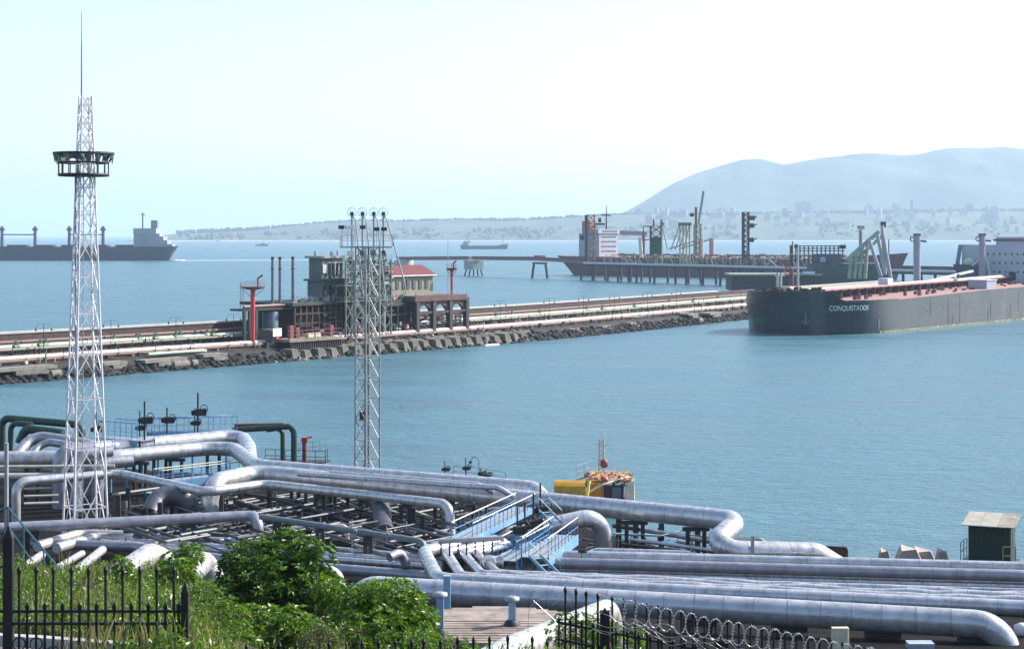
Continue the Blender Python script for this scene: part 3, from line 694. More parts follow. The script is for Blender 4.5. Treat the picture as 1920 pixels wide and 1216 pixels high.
part('awning', MB().slab([W(512, 5.6, 5.6), W(528, 5.6, 5.6), W(528, 7, 7.3), W(512, 7, 7.3)], V(0,0,.15)), CREAM, k)
part('door', MB().box(W(520, 6.9, 5), (1.2,.15,2.6), TD), REDPAINT, k)
# white floating log before the blocks
solo('moored_float', MB().bar(W(909, -3, .2), W(935, -3, .2), .35, 8), WHITEST, 'short white float lying on the water before the breakwater blocks', 'float')

# ================================================================ FAR JETTY AND BERTHS
JA, JD = V(-84.6, 1458, 0), V(192.2, -317, 0).normalized(); JN = V(JD.y, -JD.x, 0)*-1
def J(L, n, z): return JA+JD*L+V(.855,.518,0)*n+V(0,0,z)
def Lj(px):
    r = (px-960)/FPX; return (r*JA.y-JA.x)/(JD.x-r*JD.y)
jang = math.atan2(JD.y, JD.x)
REDB = mat('faded_red_bridge', (.30,.13,.13), .7, 0, .15, .5)
o = thing('pipe_trestle', 'long low red brown pipe bridge running over the sea to the far jetty', 'trestle bridge', J(0,0,0))
def zdk(px): return EYE-(tab([(745,483),(880,482),(925,482.5),(1010,483),(1100,488)], px)-HZ)/FPX*J(Lj(px),0,0).y
xs = [748, 884, 890, 1000, 1022, 1106]
for a_, b_ in ((748, 883), (890, 1000), (1000, 1106)):
    part('span', MB().beam(J(Lj(a_),0,zdk(a_)-.8), J(Lj(b_),0,zdk(b_)-.8), 4, 2.4), REDB, o)
    part('pipe', MB().bar(J(Lj(a_),-2.3,zdk(a_)+.3), J(Lj(b_),-2.3,zdk(b_)+.3), .5, 8), REDPIPE, o)
part('joint_house', MB().box(J(Lj(1012),0,zdk(1012)+.6), (7,5,2), jang), REDPIPE, o)
for i, (px, kind) in enumerate(((757, 'round'), (888, 'box'), (1012, 'frame'))):
    L = Lj(px); c = J(L, 0, 0)
    b = thing('trestle_support', ['round white concrete pier cap on a dark foot', 'square grey concrete pier cap on splayed piles', 'dark splayed two legged pier frame'][i]+' under the red pipe bridge', 'pier', c)
    if kind == 'round':
        part('cap', MB().lathe(c+V(0,0,4.2), [(7.5,0),(7.5,6.2)], 24), LCONC, b); part('foot', MB().lathe(c+V(-3,0,-1), [(4.2,0),(4.2,5.1)], 12), DARKSTEEL, b)
        part('ledge', MB().box(c+V(-6,0,7.6), (12,9,1.6), jang), LCONC, b)
    elif kind == 'box':
        part('cap', MB().box(c+V(0,0,8.0), (13,9,6.4), jang), mat('grey_cap', (.36,.38,.37), .8), b)
        for k in range(5): part('pile', MB().bar(c+V(-5+k*2.5,0,5), c+V(-7+k*3.5,-1,-1), .55, 8), DARKSTEEL, b)
    else:
        part('cap', MB().box(c+V(0,0,10.4), (13,4,1.2), jang), DARKSTEEL, b)
        for sx in (-1, 1): part('leg', MB().bar(c+V(sx*4,0,10), c+V(sx*5.4,0,-1), .9, 8), DARKSTEEL, b)
# jetty deck
DKJ = mat('jetty_dark_blue', (.055,.06,.065), .8, 0, .2, .5)  # dark blue-grey for the jetty deck, piles and quay
j = thing('far_jetty', 'long far jetty deck with pale edge on many dark piles', 'jetty', J(Lj(1100),0,0))
L0, L1 = Lj(1098), Lj(1905)
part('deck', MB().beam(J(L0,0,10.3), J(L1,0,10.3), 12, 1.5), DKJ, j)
part('edge_pipe', MB().bar(J(L0+8,-6.8,11.4), J(L1,-6.8,11.4), .75, 8), mat('pale_grey_pipe', (.50,.54,.55), .5), j)
part('parapet', MB().beam(J(L0,5.8,12.4), J(L1,5.8,12.4), .5, 2.6), mat('maroon_parapet', (.14,.07,.08), .8), j)
for px in (1103, 1122, 1152, 1170, 1190, 1206, 1240, 1278, 1300, 1330, 1365, 1400, 1440, 1480, 1520, 1570, 1620, 1680, 1740, 1800, 1860):
    L = Lj(px)
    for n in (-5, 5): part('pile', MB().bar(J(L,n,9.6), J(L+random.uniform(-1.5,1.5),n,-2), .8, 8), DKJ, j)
# things on the jetty deck
def tower_frame(name, lab, cat, px, wpx, y0, y1, m, n=0, bays=5, fill=None):
    L = Lj(px); c = J(L, n, 0); hw = wpx/2/FPX*c.y; z0 = EYE-(y0-HZ)/FPX*c.y; z1 = EYE-(y1-HZ)/FPX*c.y
    o = thing(name, lab, cat, V(c.x, c.y, z0))
    for sx in (-1, 1):
        for sy in (-1, 1): part('post', MB().bar(V(c.x+sx*hw, c.y+sy*hw, z0), V(c.x+sx*hw, c.y+sy*hw, z1), .45, 6), m, o)
    br = MB()
    for k in range(bays):
        a_, b_ = lerp(z0, z1, k/bays), lerp(z0, z1, (k+1)/bays)
        for sy in (-1, 1):
            br.bar(V(c.x-hw, c.y+sy*hw, a_), V(c.x+hw, c.y+sy*hw, b_), .25, 4); br.bar(V(c.x+hw, c.y+sy*hw, a_), V(c.x-hw, c.y+sy*hw, b_), .25, 4)
        br.box((c.x, c.y, b_), (hw*2+1.2, hw*2+1.2, .35))
    part('bracing', br, m, o)
    if fill: part('panel', MB().box((c.x, c.y, lerp(z0, z1, fill[0]/2)), (hw*1.9, hw*1.9, (z1-z0)*fill[0])), fill[1], o)
    return o, c, z0, z1, hw
TAN = mat('tan_rust_steel', (.34,.22,.13), .7, 0, .3, .6); SAND = mat('sand_green_steel', (.38,.38,.27), .7, 0, .2, .6)
o, c, z0, z1, hw = tower_frame('access_tower', 'tall brown and green boarding tower at the stern of the red tanker', 'access tower', 1108, 13, 488, 403, TAN, 0, 8)
part('ladder_column', MB().box((c.x-hw-1, c.y-2, (z0+z1)/2), (1.8, 1.5, z1-z0)), DKGREEN, o)
part('jib_platform', MB().box((c.x+hw+3.5, c.y, z1-6), (7, 2.5, 1.2)).box((c.x+hw+3.5, c.y, z1-3.5), (2, 2, 3)), DARKSTEEL, o)
part('side_platform', MB().box((c.x-hw-3.6, c.y, z1-15), (2.6, 2, 3)), DARKSTEEL, o)
for k in range(4): part('landing', MB().box((c.x+1.5, c.y, lerp(z0, z1, .2+.18*k)), (6, 4, 1)), mat('orange_rust', (.42,.2,.08), .7), o)
o, c, z0, z1, hw = tower_frame('pump_frame', 'dark green equipment frame on the far jetty with two maroon masts on top', 'equipment frame', 1230, 20, 476, 424, DKGREEN, 0, 4, (.62, mat('panel_green', (.045,.13,.09), .6)))
for dx in (-1.5, 3.5): part('mast', MB().bar((c.x+dx, c.y, z1), (c.x+dx, c.y, z1+4.2), .6, 6), mat('maroon_paint', (.16,.05,.07), .6), o)
part('side_frame', MB().bar((c.x-8, c.y, z0), (c.x-8, c.y, z1), .35, 5).bar((c.x-8, c.y, z1), (c.x-3, c.y, z1), .35, 5).bar((c.x-8, c.y, (z0+z1)/2), (c.x-3, c.y, (z0+z1)/2), .35, 5), DARKSTEEL, o)
for i, (px, e) in enumerate(((1246, 1252), (1280, 1258), (1286, 1266), (1292, 1274), (1298, 1282))):
    L = Lj(px); c = J(L, -2, 0); zt = PD(px, 420 if i else 420, c.y).z; q = PD(e, 468, c.y-3)
    o = thing('marine_loader', ['slim tan loading arm right of the dark green frame', 'leftmost leaning loading arm of the far cluster', 'second leaning loading arm of the far cluster', 'third leaning loading arm of the far cluster', 'loading arm against the lattice crane base'][i], 'loading arm', V(c.x, c.y, 11), 'loading arms on the far jetty')
    part('riser', MB().bar((c.x, c.y, 11), (c.x, c.y, zt), .5, 6), SAND, o); part('arm', MB().bar((c.x, c.y, zt), q, .45, 6), SAND, o)
    part('head', MB().box((c.x, c.y, zt), (2.2, 1.5, 2)), PG, o)
o, c, z0, z1, hw = tower_frame('jetty_crane', 'tan lattice crane on the far jetty with a long raised boom', 'crane', 1308, 12, 480, 420, SAND, 0, 6)
part('mast', MB().bar((c.x-1, c.y, z0), (c.x-1, c.y, PD(1303, 388, c.y).z), .8, 8), mat('red_mast', (.40,.10,.07), .6), o)
part('boom', MB().beam((c.x+.5, c.y, z1), PD(1319, 358, c.y), 1.3, 1.3), mat('boom_grey', (.33,.36,.30), .6), o)
part('cabin', MB().box((c.x-3.5, c.y, z1+5.5), (2.4, 2, 2)), DARKSTEEL, o)
rnd = random.Random(8); mb = MB()
for px in [rnd.uniform(1135, 1560) for _ in range(170)]:
    L = Lj(px); mb.bar(J(L, rnd.uniform(-4, 4), 11), J(L+rnd.uniform(-2, 2), rnd.uniform(-4, 4), 11+rnd.uniform(2, 6.5)), rnd.uniform(.2, .6), 5)
o = struct('jetty_pipework', mb, mat('jetty_gear', (.13,.14,.13), .7, 0, .5, 1), 'stuff')

# hull builder --------------------------------------------------------
def hull(stem, c, st, zb=-2, sub=2):
    c = Vector(c).normalized(); n = V(c.y, -c.x, 0); P = []; rows = 5; stem = Vector(stem)
    def pt(i, r, sg):
        aw, ad, bw, bd, zd = st[i]; k = r/(rows-1); a = lerp(aw, ad, k**1.2); b = lerp(bw, bd, k**.8)
        return stem+c*a+n*b*sg+V(0,0,lerp(zb, zd, k))
    mb = MB(); N = len(st)
    for sg in (1, -1):
        P = [pt(i, r, sg) for i in range(N) for r in range(rows)]; F = []
        for i in range(N-1):
            for r in range(rows-1):
                q = (i*rows+r, (i+1)*rows+r, (i+1)*rows+r+1, i*rows+r+1); F.append(q if sg > 0 else q[::-1])
        mb.add(P, F, True)
    for i in (0, N-1):
        P = [pt(i, r, 1) for r in range(rows)]+[pt(i, r, -1) for r in range(rows)][::-1]; mb.add(P, [tuple(range(len(P)))])
    dk = MB(); P = [pt(i, rows-1, 1)-V(0,0,.02) for i in range(N)]+[pt(i, rows-1, -1)-V(0,0,.02) for i in range(N)]
    dk.add(P, [(i, i+1, N+i+1, N+i) for i in range(N-1)])
    return mb, dk, (lambda a, b, z: stem+c*a+n*b+V(0,0,z)), math.atan2(c.y, c.x)
def windows(mb, f, ang, b0, b1, z, n, a, size=(.3, .9, 1.0)):
    for k in range(n): mb.box(f(a, lerp(b0, b1, (k+.5)/n), z), size, ang)

# red tanker behind the far jetty ---------------------------------------
st0 = V(.117*0+(1062-960)/FPX*1400, 1400, 0); bw0 = V((1703-960)/FPX*1235, 1235, 0); Lr = (bw0-st0).length
cd = (st0-bw0)/Lr
st = [(9,0,0,.2,18),(11,6,3,8,17.4),(20,16,11,15,16.6),(34,32,17,18,16),(36,34,17.5,18,13.6),(60,58,18,18,13.4),(Lr-45,Lr-45,18,18,13.6),(Lr-22,Lr-14,13,16.5,14),(Lr-12,Lr,5,12,14.6)]
hm_, dk, f, an = hull(bw0, cd, st)
o = thing('red_tanker', 'dark red hulled tanker with white superstructure moored behind the far jetty', 'tanker ship', bw0)
part('hull', hm_, mat('dull_red_hull', (.13,.045,.06), .6, 0, .2, .1, 0, streak=(.10,.09,.12), streak_amt=.4), o); part('deck', dk, mat('brown_deck', (.25,.12,.09), .8), o)
SHW = mat('ship_white', (.33,.34,.40), .55, 0, .06, .3)
def fb(mb, a0, a1, b, z0, z1): return mb.hexa([f(a0,b,z0), f(a0,-b,z0), f(a1,-b,z0), f(a1,b,z0), f(a0,b,z1), f(a0,-b,z1), f(a1,-b,z1), f(a1,b,z1)])
part('superstructure', fb(MB(), Lr-38, Lr-20, 12.5, 14, 31), SHW, o); part('bridge', fb(MB(), Lr-39, Lr-26, 15, 31.005, 34), SHW, o)
part('funnel', fb(MB(), Lr-24, Lr-17, 4, 31, 40), mat('funnel_red', (.35,.1,.08), .6), o)
wb = MB()
for z in (18, 21.5, 25, 28.5, 32.7): windows(wb, f, an, -10, 10, z, 7, Lr-39.2 if z > 31 else Lr-38.2, (.4, 1.2, 1))
for z in (18, 21.5, 25, 28.5):
    for k in range(6): wb.box(f(Lr-36+k*2.7, 12.6, z), (1.0, .3, .9), an)
part('window', wb, GLASS, o, kind='stuff')
part('mast', MB().bar(f(Lr-36, 0, 34), f(Lr-36, 0, 51), .7, 6, .3).bar(f(Lr-36, -5, 45), f(Lr-36, 5, 45), .3, 5).bar(f(Lr-40, 0, 44), f(Lr-31, 0, 44.5), .35, 5), DARKSTEEL, o)
for a_, s_ in ((Lr-120, 1), (Lr-123, -1)):
    cr = part('deck_crane', MB().bar(f(a_, 10*s_, 13), f(a_, 10*s_, 27.5), 1.9, 10), mat('pink_grey_crane', (.40,.28,.32), .6), o)
    part('crane_jib', MB().beam(f(a_, 10*s_, 27), f(a_+26, 10*s_, 20), 1, 1), mat('pink_grey_crane', (.40,.28,.32)), cr)
mb = MB(); rnd = random.Random(5)
for i in range(150):
    a_ = rnd.uniform(40, Lr-45); mb.bar(f(a_, rnd.uniform(-12, 15), 13.5), f(a_+rnd.uniform(-5, 5), rnd.uniform(-12, 15), 13.5+rnd.uniform(.5, 3.2)), rnd.uniform(.2, .55), 5)
part('deck_gear', mb, PURPST, o, kind='stuff')
part('deck_pipe', MB().bar(f(45, 0, 15.5), f(Lr-46, 0, 15.5), .6, 8), PINKRED, o)
part('foremast', MB().bar(f(14, 0, 17), f(14, 0, 27), .4, 6), DARKSTEEL, o)
part('anchor_mark', MB().box(f(9, 6.5, 12), (5, .5, 3), an+.5), WHITEST, o)
part('gantry', MB().beam(PD(1162,436,1330), PD(1213,438,1330), 2.5, 3.0).bar(PD(1207,440,1330), PD(1207,482,1330), 1.6, 8), mat('pink_grey_crane', (.40,.28,.32)), o)
part('gantry_post', MB().bar(PD(1200,446,1328), PD(1203,482,1328), 1.4, 8), CREAM, o)
# tall brown column on the jetty right of the crane
o, c, z0, z1, hw = tower_frame('gangway_tower', 'tall slim purple brown gangway column with side brackets right of the crane', 'gangway tower', 1398, 11, 487, 398, PURPST, 0, 9)
part('ladder_column', MB().box((c.x-hw, c.y-hw-.8, (z0+z1)/2), (1.6, 1, z1-z0)), PURPST, o)
for k, f_ in enumerate((.88, .72, .42)): part('bracket', MB().box((c.x+hw+1.8, c.y, lerp(z0, z1, f_)), (3.6-k*.5, 1.5, 2.6)).bar((c.x+hw+1.5, c.y, lerp(z0, z1, f_)-1), (c.x+hw+5, c.y, lerp(z0, z1, f_)+1), .3, 5), BROWNSTEEL, o)

# mole head platform with loading arms (behind the black tanker) --------
hd = thing('mole_head_platform', 'dark steel platform with a long railed walkway behind the black tanker bow', 'platform', PX(1560, 830, 0))
HB = lambda px, y, d: PD(px, y, d)
def fbox(mb, px0, px1, y0, y1, d, dep=14):
    a = PD(px0, y1, d); b = PD(px1, y0, d); return mb.box(((a.x+b.x)/2, d+dep/2, (a.z+b.z)/2), (b.x-a.x, dep, abs(a.z-b.z)))
part('quay', fbox(MB(), 1372, 1540, 517, 545, 840, 24), mat('jetty_dark_blue', (.055,.06,.065)), hd)
part('quay_edge', fbox(MB(), 1370, 1542, 513.5, 516.8, 839, 26), mat('olive_concrete', (.30,.31,.24), .85), hd)
part('block_wall', fbox(MB(), 1528, 1660, 494, 545, 842, 24), mat('blue_green_wall', (.06,.10,.105), .8, 0, .3, .3), hd)
part('upper_room', fbox(MB(), 1534, 1578, 476, 493.8, 845, 14), mat('slate_wall', (.10,.10,.13), .8), hd)
part('room_window', fbox(MB(), 1538, 1548, 482, 491, 844.5, .6), mat('pale_pane', (.35,.42,.48), .3), hd)
wk = MB()
for y in (461, 465.5, 470): wk.bar(PD(1492, y, 850), PD(1584, y, 850), .22, 5)
for px in range(1492, 1588, 8): wk.bar(PD(px, 461, 850), PD(px, 494, 850), .3, 5)
part('walkway_frame', wk, DARKSTEEL, hd); part('walkway_floor', fbox(MB(), 1482, 1584, 476, 477.5, 848, 6), SAND, hd)
part('walkway_gear', fbox(fbox(MB(), 1576, 1586, 459, 466, 849, 3), 1491, 1496, 458, 465, 849, 3), DARKSTEEL, hd)
part('end_post', MB().bar(PD(1483, 516, 850), PD(1483, 459, 850), .6, 6), PURPST, hd)
la = thing('marine_loader', 'large inclined green grey loading arm with hanging outer legs behind the black tanker', 'loading arm', PX(1600, 800, 8))
AG = mat('arm_grey_green', (.33,.37,.30), .55, 0, .2, .6)
part('boom', MB().beam(PD(1588, 487, 800), PD(1648, 434, 800), 1.4, 1.7), AG, la)
part('boom', MB().beam(PD(1594, 497, 806), PD(1655, 441, 806), 1.2, 1.3), AG, la)
for k, (a_, b_) in enumerate((((1630, 450), (1652, 518)), ((1645, 440), (1660, 515)), ((1654, 422), (1659, 512)), ((1656, 440), (1670, 520)))):
    part('hanging_arm', MB().bar(PD(*a_, 797-k), PD(*b_, 796-k), .75, 8), mat('arm_purple_grey', (.40,.38,.40), .55), la)
part('counterweight', MB().box(PD(1656, 421, 797), (2, 2, 2.4)), DARKSTEEL, la)
for px in (1592, 1602, 1612, 1622): part('base_leg', MB().bar(PD(px, 522, 805), PD(px+5, 480+(px-1592)*-.9, 805), .8, 6), SAND if px == 1622 else AG, la)
mt = thing('lattice_light_mast', 'slim grey lattice light mast standing behind the large loading arm', 'light mast', PX(1616, 900, 8))
part('mast', MB().bar(PD(1612, 500, 900), PD(1612, 430, 900), .5, 5).bar(PD(1617, 500, 900), PD(1615, 430, 900), .5, 5), GREYST, mt)
zz = MB()
for k in range(10): zz.bar(PD(1612, 500-k*7, 900), PD(1617, 493-k*7, 900), .25, 4); zz.bar(PD(1617, 500-k*7, 900), PD(1612, 493-k*7, 900), .25, 4)
part('lattice', zz, GREYST, mt); part('lamp_head', MB().box(PD(1614, 426, 900), (3.4, 1, 1.6)), GREYST, mt)
solo('tall_pole', MB().bar(PD(1486, 500, 870), PD(1486, 452, 870), .3, 5), DARKSTEEL, 'thin dark pole on the platform left of the railed walkway', 'pole')
o = thing('red_fire_post', 'short dark red post with a red wheel on the platform behind the black bow', 'monitor post', PX(1486, 830, 8))
part('post', MB().bar(PD(1484, 540, 830), PD(1484, 508, 830), 1.1, 8), mat('maroon_paint', (.16,.05,.07)), o); part('wheel', MB().ring(PD(1478, 507, 828), V(0,1,0), 1.8, .35, 12, 5), REDPAINT, o)
solo('white_launch', fbox(MB(), 1453, 1472, 514, 518, 838.5, 2), WHITEST, 'white oblong float on the edge of the dark quay behind the black bow', 'float')
fbx = fbox(MB(), 1506, 1528, 509, 514, 838, 2); solo('pale_drums', fbx, WHITEST, 'low row of white drums on the quay behind the foremast', 'drum row')

# black tanker ------------------------------------------------------------
stem = V(80.2, 563, 0); c = V(.6, .8, 0)
stt = []
for a_, b_, zd in ((0,.3,12.9),(.8,4.6,12.9),(2,7.6,12.85),(4,11,12.8),(6,13.4,12.75),(7.6,14.9,12.2),(9.5,16.4,10.6),(11.5,17.7,9.9),(16,20,9.8),(20,21.2,9.8),(26,21.9,9.8),(34,22,9.9),(60,22,10.3),(100,22,11.2),(160,22,11.8),(215,22,12.2),(232,20,12.6),(242,14,13)):
    stt.append((a_+(1.4 if a_ < 30 else 0)*max(0, 1-a_/30)+(0 if a_ < 220 else -5), a_, b_*(.86 if a_ < 12 else .95 if a_ < 22 else 1)*(.7 if a_ > 225 else 1), b_, zd))
hm_, dk, f, an = hull(stem, c, stt)
o = thing('black_tanker', 'huge black hulled tanker moored at the head of the mole, bow towards the left', 'tanker ship', stem)
part('hull', hm_, mat('faded_black_hull', (.006,.018,.034), .27, 0, .2, .12, .02, spec=.55, streak=(.05,.055,.06), streak_amt=.3), o)
part('deck', dk, mat('pink_red_deck', (.32,.18,.155), .8, 0, .12, .3), o)
def side(a, z, off=.06):                  # point on the starboard (visible) side
    i = 0
    while i < len(stt)-2 and stt[i+1][1] < a: i += 1
    k = (a-stt[i][1])/(stt[i+1][1]-stt[i][1]); zd = lerp(stt[i][4], stt[i+1][4], k); v = ((z+2)/(zd+2))
    aw, ad, bw, bd = [lerp(stt[i][q], stt[i+1][q], k) for q in range(4)]
    return f(lerp(aw, ad, v**1.2), lerp(bw, bd, v**.8)+off, z)
# ship's name bent onto the bow
cu = bpy.data.curves.new('ship_name', 'FONT'); cu.body = 'CONQUISTADOR'; cu.size = 1; cu.extrude = 0; cu.offset = .012
tmp = bpy.data.objects.new('tmp_text', cu); COL.objects.link(tmp); dg = bpy.context.evaluated_depsgraph_get(); dg.update()
me = bpy.data.meshes.new_from_object(tmp.evaluated_get(dg)); bpy.data.objects.remove(tmp)
xs_ = [v.co.x for v in me.vertices]; x0, x1 = min(xs_), max(xs_)
arcs = [(0, 4.0)]; a_ = 4.0
while a_ < 60:
    n_ = a_+.1; arcs.append((arcs[-1][0]+(side(n_, 8)-side(a_, 8)).length, n_)); a_ = n_
def a_for(px):
    lo, hi = 3, 60
    for _ in range(30):
        m_ = (lo+hi)/2; p = side(m_, 8)
        if 960+p.x/p.y*FPX < px: lo = m_
        else: hi = m_
    return lo
ta, tb = a_for(1555), a_for(1629)
def arc_a(s): return tab(arcs, s)
def a_arc(a): return tab([(q, p) for p, q in arcs], a)
sa, sb = a_arc(ta), a_arc(tb)
tm = MB(); V_ = []
for v in me.vertices:
    s_ = lerp(sa, sb, (v.co.x-x0)/(x1-x0)); V_.append(side(arc_a(s_), 7.2+v.co.y/.73*1.6, .16)-c*.14)
tm.add(V_, [tuple(p.vertices) for p in me.polygons])
part('ship_name', tm, mat('name_paint', (.55,.66,.66), .5), o, 'pale lettering reading CONQUISTADOR')
# draught marks, anchor, rust marks
part('draught_marks', MB().beam(side(a_for(1648), 1.2, .12), side(a_for(1648), 4.4, .12), .35, .12), WHITEST, o)
for px, z in ((1499, 5.0),):
    q = side(2.4, z, .25); part('anchor', MB().bar(q+V(-.4,-.5,1.6), q+V(-.4,-.5,-1.6), .25, 6).bar(q+V(-1.6,-.5,-.9), q+V(-.4,-.5,-1.7), .25, 5).bar(q+V(.9,-.5,-.9), q+V(-.4,-.5,-1.7), .25, 5), mat('anchor_grey', (.12,.16,.19), .6), o)
bl = MB()
for i in range(18):
    a_ = 1+i*2; bl.beam(side(a_, 9.75 if a_ > 9 else 12.65, .02)+V(0,0,.25), side(a_+1.8, 9.75 if a_ > 9 else 12.5, .02)+V(0,0,.25), .25, .5)
part('bulwark', bl, mat('faded_black_hull', (.042,.052,.066)), o)
rnd = random.Random(14); gear = MB(); gear2 = MB()
for i in range(60):
    a_ = rnd.uniform(2, 12); gear.bbox(f(a_, rnd.uniform(-10, 10), 12.6), (rnd.uniform(.4, 1.6), rnd.uniform(.4, 1.6), rnd.uniform(.4, 1.6)), rnd.random())
for i in range(330):
    a_ = rnd.uniform(20, 185); b_ = rnd.uniform(-16, 3); gear.bar(f(a_, b_, 10.2), f(a_+rnd.uniform(-1, 1), b_, 10.5+rnd.uniform(.6, 2.2)), rnd.uniform(.15, .5), 5)
for i in range(46):
    a_ = rnd.uniform(20, 180); b_ = rnd.uniform(5, 19); gear2.bbox(f(a_, b_, lerp(9.8, 11.6, a_/180)), (rnd.uniform(.5, 1.1), rnd.uniform(.5, 1.1), rnd.uniform(.8, 1.5)), rnd.random())
part('deck_gear', gear, BROWNSTEEL, o, kind='stuff'); part('deck_fittings', gear2, mat('maroon_fitting', (.13,.05,.07), .7), o, kind='stuff')
for b_, m_, r_ in ((-3, WHITEPIPE, .7), (-1, mat('maroon_pipe', (.22,.08,.09), .6), .55), (-5.5, SAND, .6), (1.2, mat('maroon_pipe', (.22,.08,.09)), .5)):
    part('deck_pipe', MB().bar(f(24, b_, 12.4), f(180, b_, 14.0), r_, 8), m_, o)
ps = MB()
for k in range(27): ps.box(f(26+k*5.8, -2, 11.4+k*.05), (.3, 9, 2.2), an)
part('pipe_saddle', ps, BROWNSTEEL, o, kind='stuff')
part('foremast', MB().bar(f(7, 3, 12.6), V(f(7,3,0).x, f(7,3,0).y, EYE-(462-HZ)/FPX*f(7,3,0).y), .42, 8, .3), mat('mast_grey', (.42,.44,.46), .5), o)
for b_ in (-4.6, -3.4): part('vent_post', MB().bar(f(8, b_, 12.6), f(8, b_, 18.3), .4, 8), mat('mast_grey', (.42,.44,.46)), o)
part('windlass_house', MB().bbox(f(7, -.6, 12.6), (2.4, 3, 1.7), an), CREAM, o)
part('walkway', MB().beam(f(18, -8, 13.2), f(88, -8, 13.9), 2.2, .9), mat('walkway_grey', (.45,.42,.36), .7), o)
part('store', MB().bbox(f(78, -2, 11), (4, 3.5, 4.5), an), WHITEST, o)
for k, (a_, b_, y_) in enumerate(((118, -9, 440), (176, -9, 440))):
    p = f(a_, b_, 11); top = EYE-(y_-HZ)/FPX*p.y
    cr = part('crane_post', MB().bar(p, V(p.x, p.y, top), 1.25 if k == 0 else 1.2, 12), mat('crane_grey', (.30,.30,.36), .55), o)
    part('crane_top', MB().ring(V(p.x-1.6, p.y, top-1.6), V(0,1,0), .8, .2, 10, 5).box(V(p.x, p.y, top), (2.2, 2.2, .8)).bar(V(p.x, p.y, top-2), V(p.x+3.4, p.y, top-2.4), .35, 5), DARKSTEEL, cr)
hs = [f(118, 14, 10.9), f(127.5, 14, 11.0)]
part('deck_house', MB().bbox(f(118, 15.5, 10.9), (8.6, 6.6, 3.3), an), SHW, o, 'white deck house at the ship side'); part('deck_house_roof', MB().bbox(f(118, 15.5, 14.21), (9.2, 7.2, .3), an), WHITEST, o)
part('gangway', MB().beam(f(112, -4, 13.2), f(155, -4, 16.6), 1.0, .8), WHITEPIPE, o); part('boom_rest', MB().bar(f(124, 4, 11), f(124, 4, 16), .3, 6).box(f(124, 4, 15), (.8,.8,2), an), DARKSTEEL, o)
part('manifold_drip_tray', MB().beam(f(110, 9, 14.4), f(150, 9, 15.0), 1.5, .8), WHITEPIPE, o)
gw = MB(); a_ = a_for(1650)
while a_ < 236: gw.beam(side(a_, .35, .05), side(a_+3, .35, .05), .1, .55); a_ += 3
part('waterline_growth', gw, mat('yellow_green_growth', (.26,.27,.16), .9, 0, .8, .6), o)
for px, z0, z1, w_ in ((1778,1.2,9,.25), (1786,.8,4,.4), (1800,1,10,.3), (1853,1,5,.7), (1858,2,8,.25), (1895,1,6,.5), (1745,4,9.5,.2), (1910,3,10.5,.3), (1560,2,7,.2), (1448,2,6,.25)):
    a_ = a_for(px) if px < 1660 else None
    if a_ is None:
        lo, hi = 40, 230
        for _ in range(30):
            m_ = (lo+hi)/2; p = side(m_, 6)
            if 960+p.x/p.y*FPX < px: lo = m_
            else: hi = m_
        a_ = lo
    part('rust_run', MB().slab([side(a_-w_/2, z0, .03), side(a_+w_/2, z0, .03), side(a_+w_/4, z1, .03), side(a_-w_/4, z1, .03)], V(.02,-.02,0)), mat('hull_rust', (.10,.05,.03), .9, 0, .4, 1.5), o)
# accommodation block
part('superstructure', fb(MB(), 186, 206, 21.4, 12, 26.2), mat('blue_grey_superstructure', (.42,.47,.53), .6, 0, .08, .3), o)
part('monkey_island', fb(MB(), 187, 202, 8, 26.205, 29.2), mat('blue_grey_superstructure', (.42,.47,.53)), o); part('bridge_band', fb(MB(), 186.6, 202.5, 9, 27.6, 28.4), mat('maroon_band', (.20,.06,.07), .6), o)
wb = MB()
for z in (22.6, 19.2, 15.8): windows(wb, f, an, -12, 19, z, 13, 185.9, (.25, .55, .75))
part('window', wb, GLASS, o, kind='stuff'); part('door', MB().box(f(185.85, -1, 14.3), (.3, 2.6, 3), an), DARKSTEEL, o)
part('radar_mast', MB().bar(f(198, 4.5, 29), f(198, 4.5, 41), .7, 6, .4).box(f(198, 4.5, 38), (2.5, 4.5, .8), an).box(f(198, 3, 35.5), (2, 3, .8), an), DARKSTEEL, o)
part('lifeboat', MB().lathe(f(183, -17.2, 19.4), [(.2,-1.7),(1.5,-1.2),(2.3,0),(1.7,1.2),(.3,1.8)], 10), mat('pale_green_hull', (.50,.60,.48), .5), o)
part('lifeboat_wing', MB().hexa([f(182,-21.6,14.6), f(182,-12,14.6), f(186,-12,14.6), f(186,-21.6,14.6), f(181,-23,18.6), f(181,-12.5,18.2), f(186,-12.5,18.2), f(186,-23,18.6)]), mat('dark_teal', (.05,.10,.13), .6), o)
part('davit', MB().tube([f(181,-15,18), f(181,-11.5,21), f(181,-9,20.4), f(181,-8,14)], .45, 8, 2), mat('davit_blue', (.45,.60,.68), .5), o)
part('side_wing', MB().bar(f(186,-22,26), f(184,-22.4,19), .8, 8).bar(f(184,-22.4,19), f(186,-21.5,12), .8, 8), mat('wing_slate', (.16,.2,.28), .6), o)

